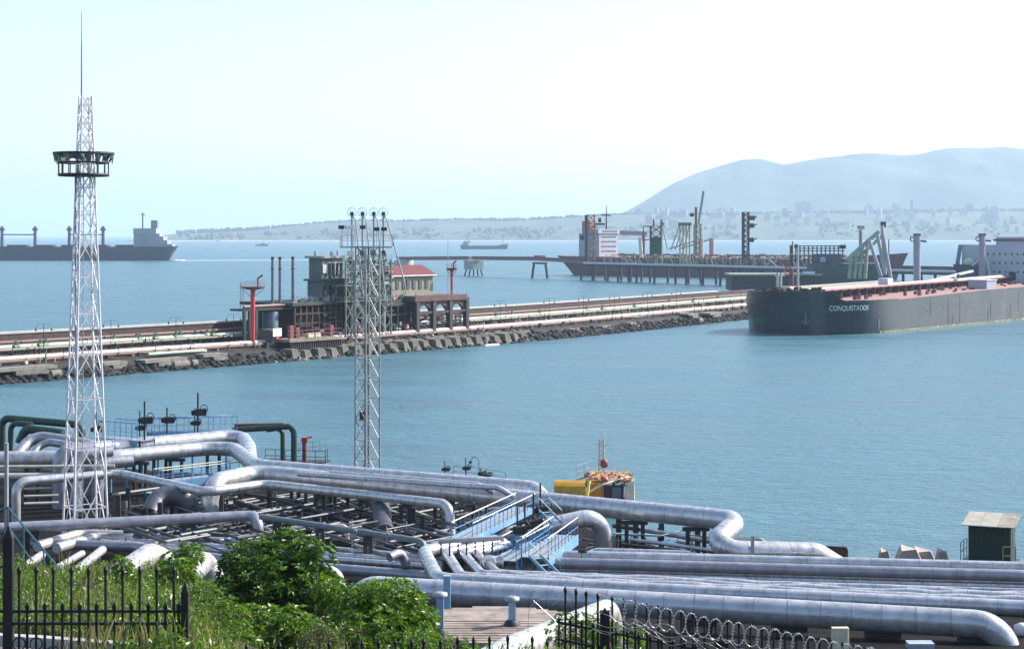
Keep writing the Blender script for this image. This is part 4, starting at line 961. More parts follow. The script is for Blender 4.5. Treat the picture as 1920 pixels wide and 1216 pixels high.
# bulk carrier at left ----------------------------------------------------
D_ = 2187
stn = V((332-960)/FPX*D_, D_, 0)
st = [(225,229,0,.3,19),(222,224,3,7,18),(210,212,11,14,16.6),(190,190,15,15,16),(40,40,15,15,16),(24,16,12,14.5,16),(15,6,5,12,16.4),(12,2,2.5,10,16.6),(10.5,0,1,8,16.8)]
hm_, dk, f, an = hull(stn, (-1, .04, 0), st[::-1])
o = thing('bulk_carrier', 'dark hulled bulk carrier with white stern superstructure and four crane posts at the far left', 'cargo ship', stn)
part('hull', hm_, mat('slate_hull', (.018,.028,.05), .6), o); part('deck', dk, BROWNSTEEL, o)
BW = mat('carrier_white', (.30,.31,.33), .6, 0, .06, .1)  # white toned down: the shade on the superstructure is in the colour
def fb2(mb, p0, p1, y0, y1, b=11):
    a0 = (332-p0)/FPX*D_; a1 = (332-p1)/FPX*D_; z0 = EYE-(y0-HZ)/FPX*D_; z1 = EYE-(y1-HZ)/FPX*D_
    return mb.hexa([f(a0,b,z0), f(a0,-b,z0), f(a1,-b,z0), f(a1,b,z0), f(a0,b,z1), f(a0,-b,z1), f(a1,-b,z1), f(a1,b,z1)])
part('superstructure', fb2(MB(), 254, 303, 463, 438), BW, o); part('bridge', fb2(MB(), 254, 297, 437.9, 428, 13), BW, o)
ms = MB(); z_ = lambda y: EYE-(y-HZ)/FPX*D_
fb2(ms, 303.1, 310, 463, 443, 10.5); fb2(ms, 310.1, 317, 463, 450, 10); fb2(ms, 317.1, 326, 463, 457, 9)
part('aft_house', ms, BW, o); part('funnel', fb2(MB(), 284, 296, 428, 413, 4), mat('funnel_slate', (.20,.22,.27), .6), o)
part('mast', MB().bar(f((332-267)/FPX*D_, 0, z_(428)), f((332-267)/FPX*D_, 0, z_(399)), .8, 6).bar(f((332-263)/FPX*D_, 0, z_(402)), f((332-272)/FPX*D_, 0, z_(402)), .5, 5), DARKSTEEL, o)
wb = MB()
for y in (433, 441, 446, 451, 456):
    for k in range(9): wb.box(f((332-258-k*4.6)/FPX*D_, 13.1 if y == 433 else 11.1, z_(y)), (1.3, .4, 1.4))
part('window', wb, GLASS, o, kind='stuff')
part('door_recess', fb2(MB(), 268, 282, 458, 446, 11.3), mat('recess_grey', (.28,.28,.29), .7), o)
for k, px in enumerate((0, 63, 128, 192)):
    a_ = (332-px)/FPX*D_; cp = part('crane_post', MB().bar(f(a_, 0, 16), f(a_, 0, z_(424)), 2.1, 10, 1.7), mat('crane_maroon', (.10,.09,.13), .6), o)
    part('crane_cab', MB().box(f(a_, 0, z_(430)), (5.5, 5, 3)), mat('crane_maroon', (.17,.13,.17)), cp)
    if k in (0, 2): part('crane_boom', MB().beam(f(a_, 0, z_(439.5)), f(a_-38, 0, z_(440)), 1.2, 1.4), mat('crane_maroon', (.17,.13,.17)), cp)
mb = MB()
for i in range(5): mb.box(f(60+i*32, 0, 17), (22, 18, 2.4))
part('hatch', mb, BROWNSTEEL, o, kind='stuff')
foam = mat('white_foam', (.75,.80,.82), .7, 0, .15, .2)
solo('stern_foam', MB().rock(f(2, 0, .2), 5, 3, .25).rock(f(-6, -2, .1), 4, 5, .2), foam, 'white propeller foam under the stern of the dark bulk carrier', 'foam')
struct('wake', MB().add([PZ(330, 487.6, .05), PZ(336, 488.9, .05), PZ(760, 486.9, .05), PZ(760, 486.3, .05)], [(0,1,2,3)]), mat('wake_water', (.42,.52,.55), .5, 0, .2, .05), 'stuff')
# small coaster and boats ----------------------------------------------------
D2 = 3889; stn = V((953-960)/FPX*D2, D2, 0)
hm_, dk, f, an = hull(stn, (-1, .02, 0), [(3,0,0,.2,11.5),(8,5,3,5,10.5),(20,20,7,7,8.6),(24,24,7,7,7.4),(84,84,7,7,7.4),(92,92,6.5,7,9),(98,100,3,5,9.5)])
o = thing('coaster_ship', 'small grey coaster with aft superstructure sailing alone in the middle of the bay', 'cargo ship', stn)
SB_ = mat('coaster_blue_grey', (.10,.12,.13), .6); part('hull', hm_, SB_, o); part('deck', dk, SB_, o)
part('superstructure', MB().hexa([f(82,5,8), f(82,-5,8), f(95,-5,8), f(95,5,8), f(83,5,17), f(83,-5,17), f(93,-5,17), f(93,5,17)]), mat('coaster_grey', (.30,.33,.34), .6), o)
part('funnel', MB().box(f(81, 0, 17), (3, 3, 9)), WHITEST, o); part('mast', MB().bar(f(12, 0, 10), f(12, 0, 24), .5, 5).bar(f(88, 0, 17), f(88, 0, 26), .4, 5), DARKSTEEL, o)
D3 = 5000; p = PD(492, 461, D3); p.z = 0; hm_, dk, f, an = hull(p+V(17,0,0), (-1, 0, 0), [(2,0,0,.2,5),(9,8,3,4,4),(34,36,3,4,4)])
o = thing('patrol_boat', 'tiny dark motor vessel on the far bay left of the loading arms', 'boat', p); part('hull', hm_, SB_, o); part('deck', dk, SB_, o)
part('cabin', MB().bbox(p+V(1,0,4), (14, 4, 3.5)).bbox(p+V(2,0,7), (2, 2, 4)), mat('coaster_grey', (.30,.33,.34)), o)
p = PD(409, 452, 8000); p.z = 0; o = thing('sail_boat', 'tiny white sailing boat far off just right of the bulk carrier', 'boat', p)
part('hull', MB().hexa([p+V(-7,-2,-1), p+V(7,-2,-1), p+V(7,2,-1), p+V(-7,2,-1), p+V(-9,-3,2.5), p+V(9,-3,2.5), p+V(9,3,2.5), p+V(-9,3,2.5)]), WHITEST, o)
part('sail', MB().slab([p+V(-6,0,3), p+V(6,0,3), p+V(1,0,17)], V(0,.4,0)), WHITEST, o); part('mast', MB().bar(p+V(1,.2,2), p+V(1,.2,18), .3, 5), WHITEST, o)
# ================================================================ FOREGROUND PLANT
def Q(p):                                  # (px,py,z) or ready vector
    return p if isinstance(p, Vector) else PZ(*p)
def pipeline(label, pts, r, m=None, bend=None, sup=(), band=1.2, group='silver clad pipelines of the shore plant', name='pipeline', n=16):
    pts = [Q(p) for p in pts]; m = m or ALU; band = band*1.5 if band and r > .38 else band
    o = thing(name, label, 'pipeline', V(pts[0].x, pts[0].y, G(pts[0].x, pts[0].y)), group)
    path = fillet(pts, bend or r*2.6)
    part('pipe', MB().sweep(path, r, n), m, o)
    if band:
        bm = MB(); acc = 0; nxt = band
        for a, b in zip(path, path[1:]):
            L = (b-a).length
            while acc+L > nxt and L > 1e-4:
                t = (nxt-acc)/L; p = lerp(a, b, t); d = (b-a)/L; bm.bar(p-d*.035, p+d*.035, r*1.012+.004, n, cap=True); nxt += band*random.uniform(.93, 1.07)
            acc += L
        part('cladding_band', bm, mat('seam_strap', (.40,.40,.43), .4, .55, .15, 2) if m in (ALU, ALU2) else m, o, kind='stuff')
    for s_ in sup:                         # s_ = photo column; find the pipe point there
        best = min(((abs(960+lerp(a, b, k/8).x/lerp(a, b, k/8).y*FPX-s_), lerp(a, b, k/8)) for a, b in zip(pts, pts[1:]) for k in range(9)), key=lambda q: q[0])[1]
        best = None
        for a, b in zip(pts, pts[1:]):
            pa = 960+a.x/a.y*FPX; pb = 960+b.x/b.y*FPX
            if min(pa, pb) <= s_ <= max(pa, pb) and abs(pa-pb) > 3:
                rr = (s_-960)/FPX; t = (rr*a.y-a.x)/((b.x-a.x)-rr*(b.y-a.y)); best = lerp(a, b, t); break
        if best is None: continue
        g = G(best.x, best.y)-.2; top = best.z-r
        sp = MB().box((best.x-r*.8, best.y, (g+top)/2), (.32, .32, top-g)).box((best.x+r*.8, best.y, (g+top)/2), (.32, .32, top-g)).box((best.x, best.y, top-.16), (r*2.6, .4, .3))
        part('support', sp, DARKSTEEL, o)
    return o
def down(p, z): p = Q(p); return V(p.x, p.y, z)
z7 = 7.2
pipeline('fattest long silver pipeline, ending in a Z bend near the right shore', [down((393,905,z7), 2.9), (393,905,z7), (480,886,z7), PD(1384,976,150), PD(1322,1031,145), PD(1530,1036,147), PD(1572,1062,148)], .84, ALU, [2.0,2.0,1.25,1.25,1.6], (560, 690, 830, 1305, 1190, 1410))
pipeline('lower silver pipeline at upper left bending into the long run behind the stairs', [(-40,860,7.6), (215,856,7.6), (432,836,7.6), (482,874,7.6), (1002,916,7.6), (1018,935,7.0)], .74, ALU, 2.6, (60, 330, 262, 640, 900))
pipeline('upper bright silver pipeline at upper left ending in an elbow above the water', [(120,846,8.2), (452,817,8.2), (466,838,7.8), (470,880,6.8)], .80, ALU, 1.6, (300, 400))
pipeline('thin silver pipe on the long run, hooked end nearest the stairs', [(560,888,8.2), (935,914,8.2), (965,932,7.4)], .24, ALU, 1.0)
pipeline('second thin silver pipe behind, hooked just left of the blue stairs', [(620,886,8.3), (895,907,8.3), (925,922,7.6)], .22, ALU, .9)
pipeline('medium silver pipeline zigzagging right below the fat one and dropping left of the blue stairs', [down((30,903,6.8), 2.9), (30,903,6.8), (222,887,6.8), (386,922,6.8), (497,907,6.8), (842,945,6.8), down((846,947,6.8), 2.9)], .44, ALU, 1.1, (330, 600, 760))
pipeline('bright pipeline rising right under the blue stairs and dropping in an elbow', [PD(728,1053,149.5), PD(1130,963,153), down((1132,964,7), 2.9)], .70, ALU, 1.6, (1045,))
pipeline('slimmer bright pipe running beside the white one towards the blue stairs', [PD(716,1046,151.5), PD(905,1000,154)], .36, ALU)
pipeline('straight silver pipeline before the white tower foot bending down above the bushes', [(-40,992,6.2), (473,966,6.2), (484,980,5.8), down((484,980,5.8), 2.9)], .46, ALU2, .7, (60, 354))
# bundle at the back of the road
for i, (pts, r, lab) in enumerate((
  ([(150,1000,4.8), (430,1012,4.8), (830,1046,4.8)], .22, 'first thin silver pipe of the low bundle left of the U bends, farthest back'),
  ([(170,1007,4.8), (830,1054,4.8)], .24, 'second thin silver pipe of the low bundle left of the U bends'),
  ([(190,1015,4.8), (830,1063,4.8)], .24, 'third thin silver pipe of the low bundle left of the U bends'),
  ([(60,1018,4.8), (250,1024,4.8), (430,1050,4.8), (830,1082,4.8)], .42, 'thick front silver pipe of the low bundle left of the U bends'),
  ([(1020,1040,5.6), (1960,1064,5.6)], .42, 'thick silver pipeline at the back of the right hand bundle'),
  ([(1020,1054,5.5), (1960,1080,5.5)], .44, 'second thick silver pipeline of the right hand bundle'),
  ([(1020,1067,4.8), (1960,1094,4.8)], .17, 'first thin pale pipe in front of the two thick ones at right'),
  ([(1020,1073,4.8), (1960,1101,4.8)], .17, 'second thin pale pipe in front of the two thick ones at right'),
  ([(1020,1079,4.9), (1960,1108,4.9)], .17, 'third thin pale pipe in front of the two thick ones at right'))):
    pipeline(lab, pts, r, ALU2 if i in (3, 5) else ALU, 2, (), .9 if r < .3 else 1.2, n=12)
pipeline('low humped silver pipe behind the right hand bundle', [(1095,1046,4.4), (1112,1031,4.9), (1285,1036,4.9), (1355,1052,4.4)], .22, ALU, .8)
pipeline('second low humped pipe behind the right hand bundle', [(1160,1046,4.4), (1180,1038,4.8), (1270,1042,4.8), (1330,1054,4.4)], .18, ALU, .8)
# U bends
def wavy(a, b, n, amp, seed):
    a, b = Q(a), Q(b); rr = random.Random(seed); out = [a]
    for i in range(1, n): p = lerp(a, b, i/n); out.append(p+V(0, rr.uniform(-amp, amp), rr.uniform(-amp, amp)*.35))
    return out+[b]
for i, (a, c, d, e, r) in enumerate((((930,1014), (794,1034), (822,1087), (1960,1142), .52), ((945,1016), (836,1034), (866,1081), (1960,1130), .36), ((950,1019), (868,1036), (905,1077), (1960,1123), .32), ((955,1022), (893,1037), (935,1074), (1960,1117), .28))):
    pts = [a+(6.2,), c+(6.2,), d+(6.2,)]; tail = wavy(d+(6.2,), e+(6.2,), 22 if i else 10, .22 if i else .03, i)
    pipeline(['outermost and thickest silver U bend running on right as the front pipe of the bundle', 'second silver U bend with dented cladding left of the blue stairs', 'third silver U bend with dented cladding left of the blue stairs', 'innermost small silver U bend beside the valve wheel'][i], [Q(p) for p in pts]+tail[1:], r, ALU, [1.9-.25*i]*2+[.5]*40, (), 1.0, n=14)
pipeline('fat silver pipeline nearest the fence ending in a downward elbow at far right', [down((668,1108,8.4), 5.8), (668,1101,8.4), (1888,1172,8.4), down((1888,1172,8.4), 4)], .78, ALU, 1.7, (900, 1100, 1310, 1480, 1655, 1830), n=22)
pipeline('slim dark topped pipe just above the fat front pipeline at right', [(900,1105,8.2), (1835,1152,8.2), (1872,1168,7.8)], .13, ALU2, .8, band=0)
pipeline('short white pipeline climbing the slope towards the viewer between roof slab and fence', [PD(1152,1225,78), PD(1140,1145,77), PD(958,1222,58), PD(880,1266,51)], .52, mat('bright_cladding', (.50,.49,.47), .42, .4, .15, 1.5, .2, streak=(.3,.27,.24), streak_amt=.2), 1.2, n=20)
pipeline('bulging white pipe elbow at left above the weeds', [PD(190,1100,112), PD(285,1036,121), PD(322,1062,122), PD(322,1110,122)], .74, mat('bright_cladding', (.80,.78,.74)), 1.6)
pipeline('smaller white pipe elbow between weeds and the dark bush', [PD(330,1105,110), PD(385,1050,118), PD(402,1085,118), PD(402,1120,118)], .66, mat('bright_cladding', (.80,.78,.74)), 1.3)
pipeline('white pipe end emerging right of the dark leafy bush', [PD(600,1068,118), PD(632,1072,118), PD(640,1110,118)], .36, mat('bright_cladding', (.80,.78,.74)), .8)
for i in (0, 2, 3):
    pipeline(['leftmost', '', 'middle', 'rightmost'][i]+' of three short white pipe stubs above the weeds', [PD(30+i*37, 1074-(i*13) % 9, 124), PD(78+i*38, 1040-(i*7) % 11, 131)], .3-.03*(i % 3), mat('bright_cladding', (.80,.78,.74)), group='white pipe stubs above the weeds')
for i in range(2):
    pipeline(['upper', 'lower'][i]+' white pipe slanting up to the low bundle beside the tower foot', [(70+i*36,1024+i*3,4.9), (150+i*30,1000+i*6,4.9), (230+i*20,1003+i*6,4.9)], .42, mat('bright_cladding', (.80,.78,.74)), 1.0)
pipeline('grey looped pipe rising over the upper left pipes', [PD(20,868,196), PD(62,816,200), PD(160,832,198), PD(230,858,194)], .62, ALU2, 1.6)
pipeline('inner grey looped pipe below the first loop at upper left', [PD(48,872,194), PD(80,826,197), PD(150,838,195)], .4, ALU2, 1.2)
for i, (px, d, y0, r) in enumerate(((112,184,846,.72), (143,182,850,.55), (183,186,868,.62))):
    p = PD(px, y0, d); pipeline(['left', 'middle', 'right'][i]+' upright silver riser pipe behind the white tower legs', [V(p.x, p.y, 2.9), p, p+V(3,2,0)], r, ALU2, 1.2)
for i, (y, z, r) in enumerate(((868,6.6,.30), (880,6.4,.30), (893,6.2,.34), (875,7.6,.16), (916,5.0,.12), (930,5.0,.12), (944,5.0,.14))):
    pipeline(['topmost', 'second', 'third', 'thin', 'low thin', 'lower thin', 'lowest thin'][i]+' horizontal sand coloured pipe at the left edge behind the tower', [(-30 if i < 4 else 45,y,z), (215 if i < 4 else 110,y-2,z)], r, mat('sand_cladding', (.58,.54,.46), .5, .3, .12, 1.2, .2), group='sand coloured pipes at the left edge')
for i, (pts, r, lab) in enumerate((
  ([PD(4,865,212), PD(4,783,212), PD(152,796,208), PD(158,840,208)], .42, 'outer dark green pipe bridge at the upper left corner of the plant'),
  ([PD(20,865,210), PD(20,792,210), PD(60,796,209)], .32, 'inner dark green pipe at the upper left corner of the plant'),
  ([PD(36,830,206), PD(48,803,206), PD(118,812,205)], .5, 'sagging dark green pipe under the bridge pipe at upper left'),
  ([PD(436,806,212), PD(545,799,210), PD(551,810,210), PD(551,868,210)], .34, 'dark green pipe bridge bending down beside the red hydrant'),
  ([PD(500,806,211), PD(530,801,211), PD(530,868,211)], .26, 'inner dark green leg of the pipe bridge beside the red hydrant'),
  ([PD(440,797,214), PD(532,795,214)], .2, 'rusty thin pipe on top of the green pipe bridge'))):
    pipeline(lab, pts, r, DKGREEN if i != 5 else REDPIPE, .9, group='dark green pipes at the shore', band=0, n=12)
# shadowy pipework on the yard
DKCLAD = mat('dark_cladding', (.12,.12,.14), .5, .5, .2, 1.2, .2)  # darker grey cladding for the ducts and thin yard pipes
pipeline('wide dark duct bending down under the zigzag pipeline', [PD(282,965,170), PD(300,926,172), PD(352,930,172), PD(362,985,172)], .95, DKCLAD, 1.6, group='dark ducts in the yard')
pipeline('wide dark duct slanting down behind the white pipe', [PD(668,915,176), PD(712,940,168), PD(722,1000,160)], .85, DKCLAD, 1.6, group='dark ducts in the yard')
pipeline('teal grey header pipe on legs above the front bushes', [PD(488,968,150), PD(792,1014,145), PD(802,1050,144)], .25, mat('teal_grey_paint', (.15,.19,.20), .5, .2), .8, (520, 600, 690), band=0)
pipeline('short orange white hooked pipe above the front bushes', [PD(620,985,152), PD(650,984,152), PD(652,1010,152)], .16, mat('peach_paint', (.55,.40,.30), .5), .5, band=0)
pipeline('grey pipe elbow at the foot of the slim bright pipe', [PD(730,1044,138), PD(752,1034,139), PD(762,1060,139)], .34, ALU2, .8)
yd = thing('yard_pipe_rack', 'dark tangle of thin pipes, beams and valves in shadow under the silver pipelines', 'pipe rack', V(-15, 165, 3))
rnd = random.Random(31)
for m_, nm, cnt in ((DKCLAD, 'thin_pipes', 170), (mat('pale_dusty_steel', (.30,.29,.25), .6), 'pale_pipes', 60), (DARKSTEEL, 'beams', 110), (mat('teal_grey_paint', (.15,.19,.20)), 'conduits', 45)):
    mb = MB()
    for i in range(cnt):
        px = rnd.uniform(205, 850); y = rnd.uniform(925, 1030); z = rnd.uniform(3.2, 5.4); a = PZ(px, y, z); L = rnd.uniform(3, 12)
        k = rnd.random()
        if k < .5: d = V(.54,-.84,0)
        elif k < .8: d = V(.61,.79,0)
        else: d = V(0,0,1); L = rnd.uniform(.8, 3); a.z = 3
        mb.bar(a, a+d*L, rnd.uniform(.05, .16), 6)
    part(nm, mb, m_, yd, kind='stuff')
for px, y in ((222,960), (240,945), (300,975), (415,955), (450,930), (505,950), (560,935), (620,945), (775,985), (792,1000), (700,935)):
    p = PZ(px, y, 4.5); part('column', MB().box((p.x, p.y, 4.4), (.4, .4, 3.4)), DARKSTEEL, yd)
for k, (a_, b_) in enumerate((((480,1000),(620,985)), ((560,1010),(700,1020)), ((640,940),(780,1000)), ((660,930),(800,985)), ((690,925),(830,980)), ((220,930),(330,925)), ((440,940),(560,975)), ((450,925),(590,945)))):
    part('beam', MB().beam(PZ(a_[0], a_[1], 4.6), PZ(b_[0], b_[1], 4.6), .3, .35), mat('pale_dusty_steel', (.30,.29,.25)) if 2 <= k <= 4 else DARKSTEEL, yd)
yr = thing('right_pipe_rack', 'dark steel rack with thin pipes under the fat pipeline right of the drop elbow', 'pipe rack', V(10, 160, 3))
for px in (1160, 1192, 1240, 1308): p = PZ(px, 1005, 4.5); part('column', MB().box((p.x, p.y, 4.5), (.45, .45, 3.6)), DARKSTEEL, yr)
for k, (a_, b_, r_, m_) in enumerate((((1150,985),(1330,1010),.18,DKGREEN), ((1190,990),(1420,1030),.2,ALU2), ((1180,1010),(1400,1040),.16,ALU), ((1150,1000),(1240,1004),.1,WHITEST), ((1165,1020),(1300,1034),.14,DARKSTEEL))):
    part('pipe', MB().bar(PZ(*a_, 5), PZ(*b_, 5), r_, 8), m_, yr)
part('railing', railing(MB(), [PZ(1150,1024,4), PZ(1240,1028,4), PZ(1300,1012,4)]), LTBLUE, yr)
mb = MB()
for i in range(40): px = rnd.uniform(1050, 1330); y = rnd.uniform(1005, 1040); a = PZ(px, y, 3.6); mb.bar(a, a+rnd.choice([V(0,0,1.2), V(1.6,-2,0), V(1.2,1.5,0)]), rnd.uniform(.05, .14), 5)
part('thin_pipes', mb, DKCLAD, yr, kind='stuff')
pipeline('dark green pipe bending down right of the Z bend', [PD(1365,1014,152), PD(1428,1012,153), PD(1448,1040,153)], .26, DKGREEN, .7, band=0)
solo('strap_clamp', MB().ring(PD(1409,1033,146), V(1,-.05,0), .92, .09, 18, 5).box(PD(1411,1030,145), (.25, .2, 2.2)), GREYST, 'upright steel clamp round the fat pipeline right of the Z bend', 'pipe clamp')
# white lattice tower ---------------------------------------------------------
def lattice_tower(name, lab, cx, D, R0, R1, zb, zt, ph, lv, r_leg, r_br, m, skip=None, horiz=True, xfaces=(0,1,2,3)):
    o = thing(name, lab, 'tower', PX(cx, D, zb)); C0 = PX(cx, D, 0)
    def cn(k, z):
        rr = lerp(R0, R1, (z-zb)/(zt-zb)); a = ph+k*math.pi/2; return C0+V(rr*math.cos(a), rr*math.sin(a), z)
    for k in range(4): part('leg', MB().bar(cn(k, zb), cn(k, zt), r_leg, 6, r_leg*.7), m, o)
    for a_, b_ in zip(lv, lv[1:]):
        mid = (a_+b_)/2
        for k in range(4):
            if k in xfaces: part('brace', MB().bar(cn(k, a_), cn(k+1, b_), r_br, 4).bar(cn(k+1, a_), cn(k, b_), r_br, 4), m, o)
            else: part('brace', MB().bar(cn(k, a_), cn(k+1, b_), r_br, 4), m, o)
            if horiz: part('cross_bar', MB().bar(cn(k, mid if horiz == 'mid' else b_), cn(k+1, mid if horiz == 'mid' else b_), r_br, 4), m, o)
    return o, cn
DT = 166.0; zy = lambda y, d: EYE-(y-HZ)/FPX*d
lv = [zy(y, DT) for y in (1010, 889, 791, 703, 624, 552, 487, 428, 375, 327, 285, 248, 215, 180)]
TW = mat('tower_white', (.78,.75,.76), .5, 0, .08, 1)
o, cn = lattice_tower('lattice_tower', 'tall white lattice tower with round balcony and spike at the left', 160, DT, 2.22, .62, lv[0], lv[-1], math.radians(-14)+math.pi, lv, .10, .055, TW, horiz='mid')
C0 = PX(160, DT, 0)
lad = MB()
for sx in (-.22, .22): lad.bar(V(C0.x+sx-.45, C0.y-.1, lv[0]), V(C0.x+sx-.35, C0.y-.1, lv[-4]), .045, 4)
zz_ = lv[0]
while zz_ < lv[-4]: lad.bar(V(C0.x-.67, C0.y-.1, zz_), V(C0.x-.18, C0.y-.1, zz_), .022, 4); zz_ += .35
part('ladder', lad, mat('ladder_blue_grey', (.30,.36,.42), .6), o)
part('cable_duct', MB().box((C0.x-.9, C0.y+.2, (lv[0]+lv[-5])/2), (.16, .16, lv[-5]-lv[0])), mat('ladder_blue_grey', (.30,.36,.42)), o)
zp0, zp1, zp2 = zy(328, DT), zy(305, DT), zy(288, DT)
CT = V(C0.x-.15, C0.y, 0)
bal = part('balcony', MB().ring(CT+V(0,0,zp0), V(0,0,1), 2.2, .13, 16, 4).ring(CT+V(0,0,zp1), V(0,0,1), 2.2, .09, 16, 4), mat('balcony_steel', (.03,.035,.05), .6), o)
fl = MB(); fl.lathe(CT+V(0,0,zp0-.05), [(2.2,0),(2.2,.07)], 16, False); part('floor', fl, mat('balcony_steel', (.03,.035,.05)), bal)
for k in range(16):
    a_ = k*math.pi/8; p = CT+V(2.2*math.cos(a_), 2.2*math.sin(a_), zp0); q_ = CT+V(2.62*math.cos(a_), 2.62*math.sin(a_), zp2)
    part('baluster', MB().bar(p, V(p.x, p.y, zp1), .06, 4).bar(V(p.x, p.y, zp1), q_, .06, 4), mat('balcony_steel', (.03,.035,.05)), bal)
part('top_ring', MB().ring(CT+V(0,0,zp2), V(0,0,1), 2.62, .12, 20, 4), mat('balcony_steel', (.03,.035,.05)), bal)
rr = random.Random(2); cl = MB()
for k in range(40):
    a_ = k*math.pi/20; 
    if rr.random() < .3: continue
    d0 = V(math.cos(a_), math.sin(a_), 0); d1 = V(math.cos(a_+.16), math.sin(a_+.16), 0); dr = rr.uniform(.35, .95)
    cl.slab([CT+d0*2.66+V(0,0,zp2+.1), CT+d1*2.66+V(0,0,zp2+.1), CT+d1*2.5+V(0,0,zp2-dr), CT+d0*2.45+V(0,0,zp2-dr*rr.uniform(.5,1))], d0*.03)
part('torn_cladding', cl, mat('mossy_green_sheet', (.09,.12,.10), .8, 0, .3, 2), bal, kind='stuff')
for k in range(4): a_ = k*math.pi/2+.6; part('arm', MB().bar(CT+V(0,0,zp2-.4), CT+V(2.6*math.cos(a_), 2.6*math.sin(a_), zp2), .07, 4), mat('balcony_steel', (.03,.035,.05)), bal)
part('spire', MB().bar(PX(153, DT, lv[-1]), PX(153, DT, zy(80, DT)), .085, 6, .06).bar(PX(153, DT, zy(80, DT)), PX(153, DT, zy(20, DT)), .045, 6, .025), mat('spire_steel', (.30,.32,.36), .5), o)
# second tower
D2 = 214.0; lv2 = [zy(y, D2) for y in range(900, 461, -38)]+[zy(462, D2)]
o, cn = lattice_tower('floodlight_mast', 'slim grey lattice mast rising from behind the pipes to a floodlight platform', 689, D2, 1.42, 1.36, lv2[0], lv2[-1], math.radians(-93), lv2, .12, .05, mat('mast_galvanised', (.34,.34,.33), .55, .3, .12, 1), xfaces=(0, 3))
C0 = PX(689, D2, 0); zt = lv2[-1]; sq = [V(C0.x-3.0, C0.y-1.4, zt), V(C0.x+2.9, C0.y-1.4, zt), V(C0.x+2.9, C0.y+1.4, zt), V(C0.x-3.0, C0.y+1.4, zt)]
part('platform', MB().hexa([p-V(0,0,.15) for p in sq]+sq), mat('platform_green_grey', (.22,.25,.20), .7), o)
part('railing', railing(MB(), sq+[sq[0]], 1.3, 1.2, .03), GREYST, o)
for px in (640, 652, 664, 680, 706, 720): 
    p = PX(px, D2-1.2, zt); part('lamp_post', MB().bar(p, p+V(0,0,2.1 if px < 690 else 1.9), .04, 4), GREYST, o)
    part('floodlight', MB().box(p+V(0,-.1,2.2 if px < 690 else 2.0), (.55,.4,.42), .5), WHITEST if px in (652, 664) else BLACK, o)
part('ladder', MB().bar(PX(683, D2, lv2[0]), PX(683, D2, zt), .05, 4).bar(PX(690, D2, lv2[0]), PX(690, D2, zt), .05, 4), DARKSTEEL, o)
part('cable_box', MB().box(PD(681, 780, D2), (.8, .5, 1.0)), BROWNSTEEL, o)
# blue walkways ------------------------------------------------------------
def walkway(label, a, b, wdt, side=(1,1), h=1.25, drop=.45, m=BLUE, rail=None, name='blue_walkway', ends=(0,0), post=1.1):
    a, b = Q(a), Q(b); d = (b-a); d.z = 0; d.normalize(); n = V(d.y, -d.x, 0)*wdt/2; t = V(0,0,.08)
    o = thing(name, label, 'walkway', V(a.x, a.y, G(a.x, a.y)), 'blue steel walkways of the shore plant')
    part('floor', MB().hexa([a-n, a+n, b+n, b-n, a-n+t, a+n+t, b+n+t, b-n+t]), mat('walkway_grating', (.25,.29,.33), .7), o)
    for k, sg in enumerate((1, -1)):
        part('toe_board', MB().beam(a+n*sg*1.03-V(0,0,drop/2-.15), b+n*sg*1.03-V(0,0,drop/2-.15), .06, drop), m, o)
        if side[k]:
            rl = MB(); n_ = max(1, int((b-a).length/post))
            for i in range(n_+1): p = lerp(a, b, i/n_)+n*sg; rl.bar(p, p+V(0,0,h), .04, 4)
            rl.bar(a+n*sg+V(0,0,h*.5), b+n*sg+V(0,0,h*.5), .03, 4); r_ = part('railing', rl, m, o)
            part('handrail', MB().bar(a+n*sg+V(0,0,h), b+n*sg+V(0,0,h), .055, 6), rail or RAILY, r_)
    for k in range(3):
        p = lerp(a, b, .1+.4*k); g = G(p.x, p.y); part('column', MB().box((p.x, p.y, (p.z+g)/2), (.22, .22, p.z-g)), m, o)
    return o
walkway('blue railed walkway rising right past the valves towards the fat pipeline', (866,1010,6.8), (985,952,6.8), 1.7)
walkway('lower blue walkway with pale handrails ending by the bright pipe', (1003,1046,6.2), (1060,1004,6.2), 2.0, h=1.5, drop=.8)
walkway('short blue landing with deep front panel between the valves and the stairs', (946,1052,5.9), (1008,1018,5.9), 1.8, h=1.5, drop=1.1)
walkway('blue platform with net like railing above the upper left pipes', PD(200,820,196), PD(274,826,193), 2.6, h=1.9, drop=1.0, rail=BLUE, post=.8)
walkway('long slim blue railed walkway on the upper left pipes', PD(280,812,203), PD(440,806,209), 1.2, h=1.6, rail=BLUE, post=1.3)
walkway('blue walkway with yellowish handrails under the upper left elbows', PD(296,905,184), PD(440,888,190), 1.6, h=1.3, drop=.7)
walkway('low blue steel deck beside the dark duct', PD(284,926,178), PD(350,920,181), 1.8, side=(0,0), drop=.6)
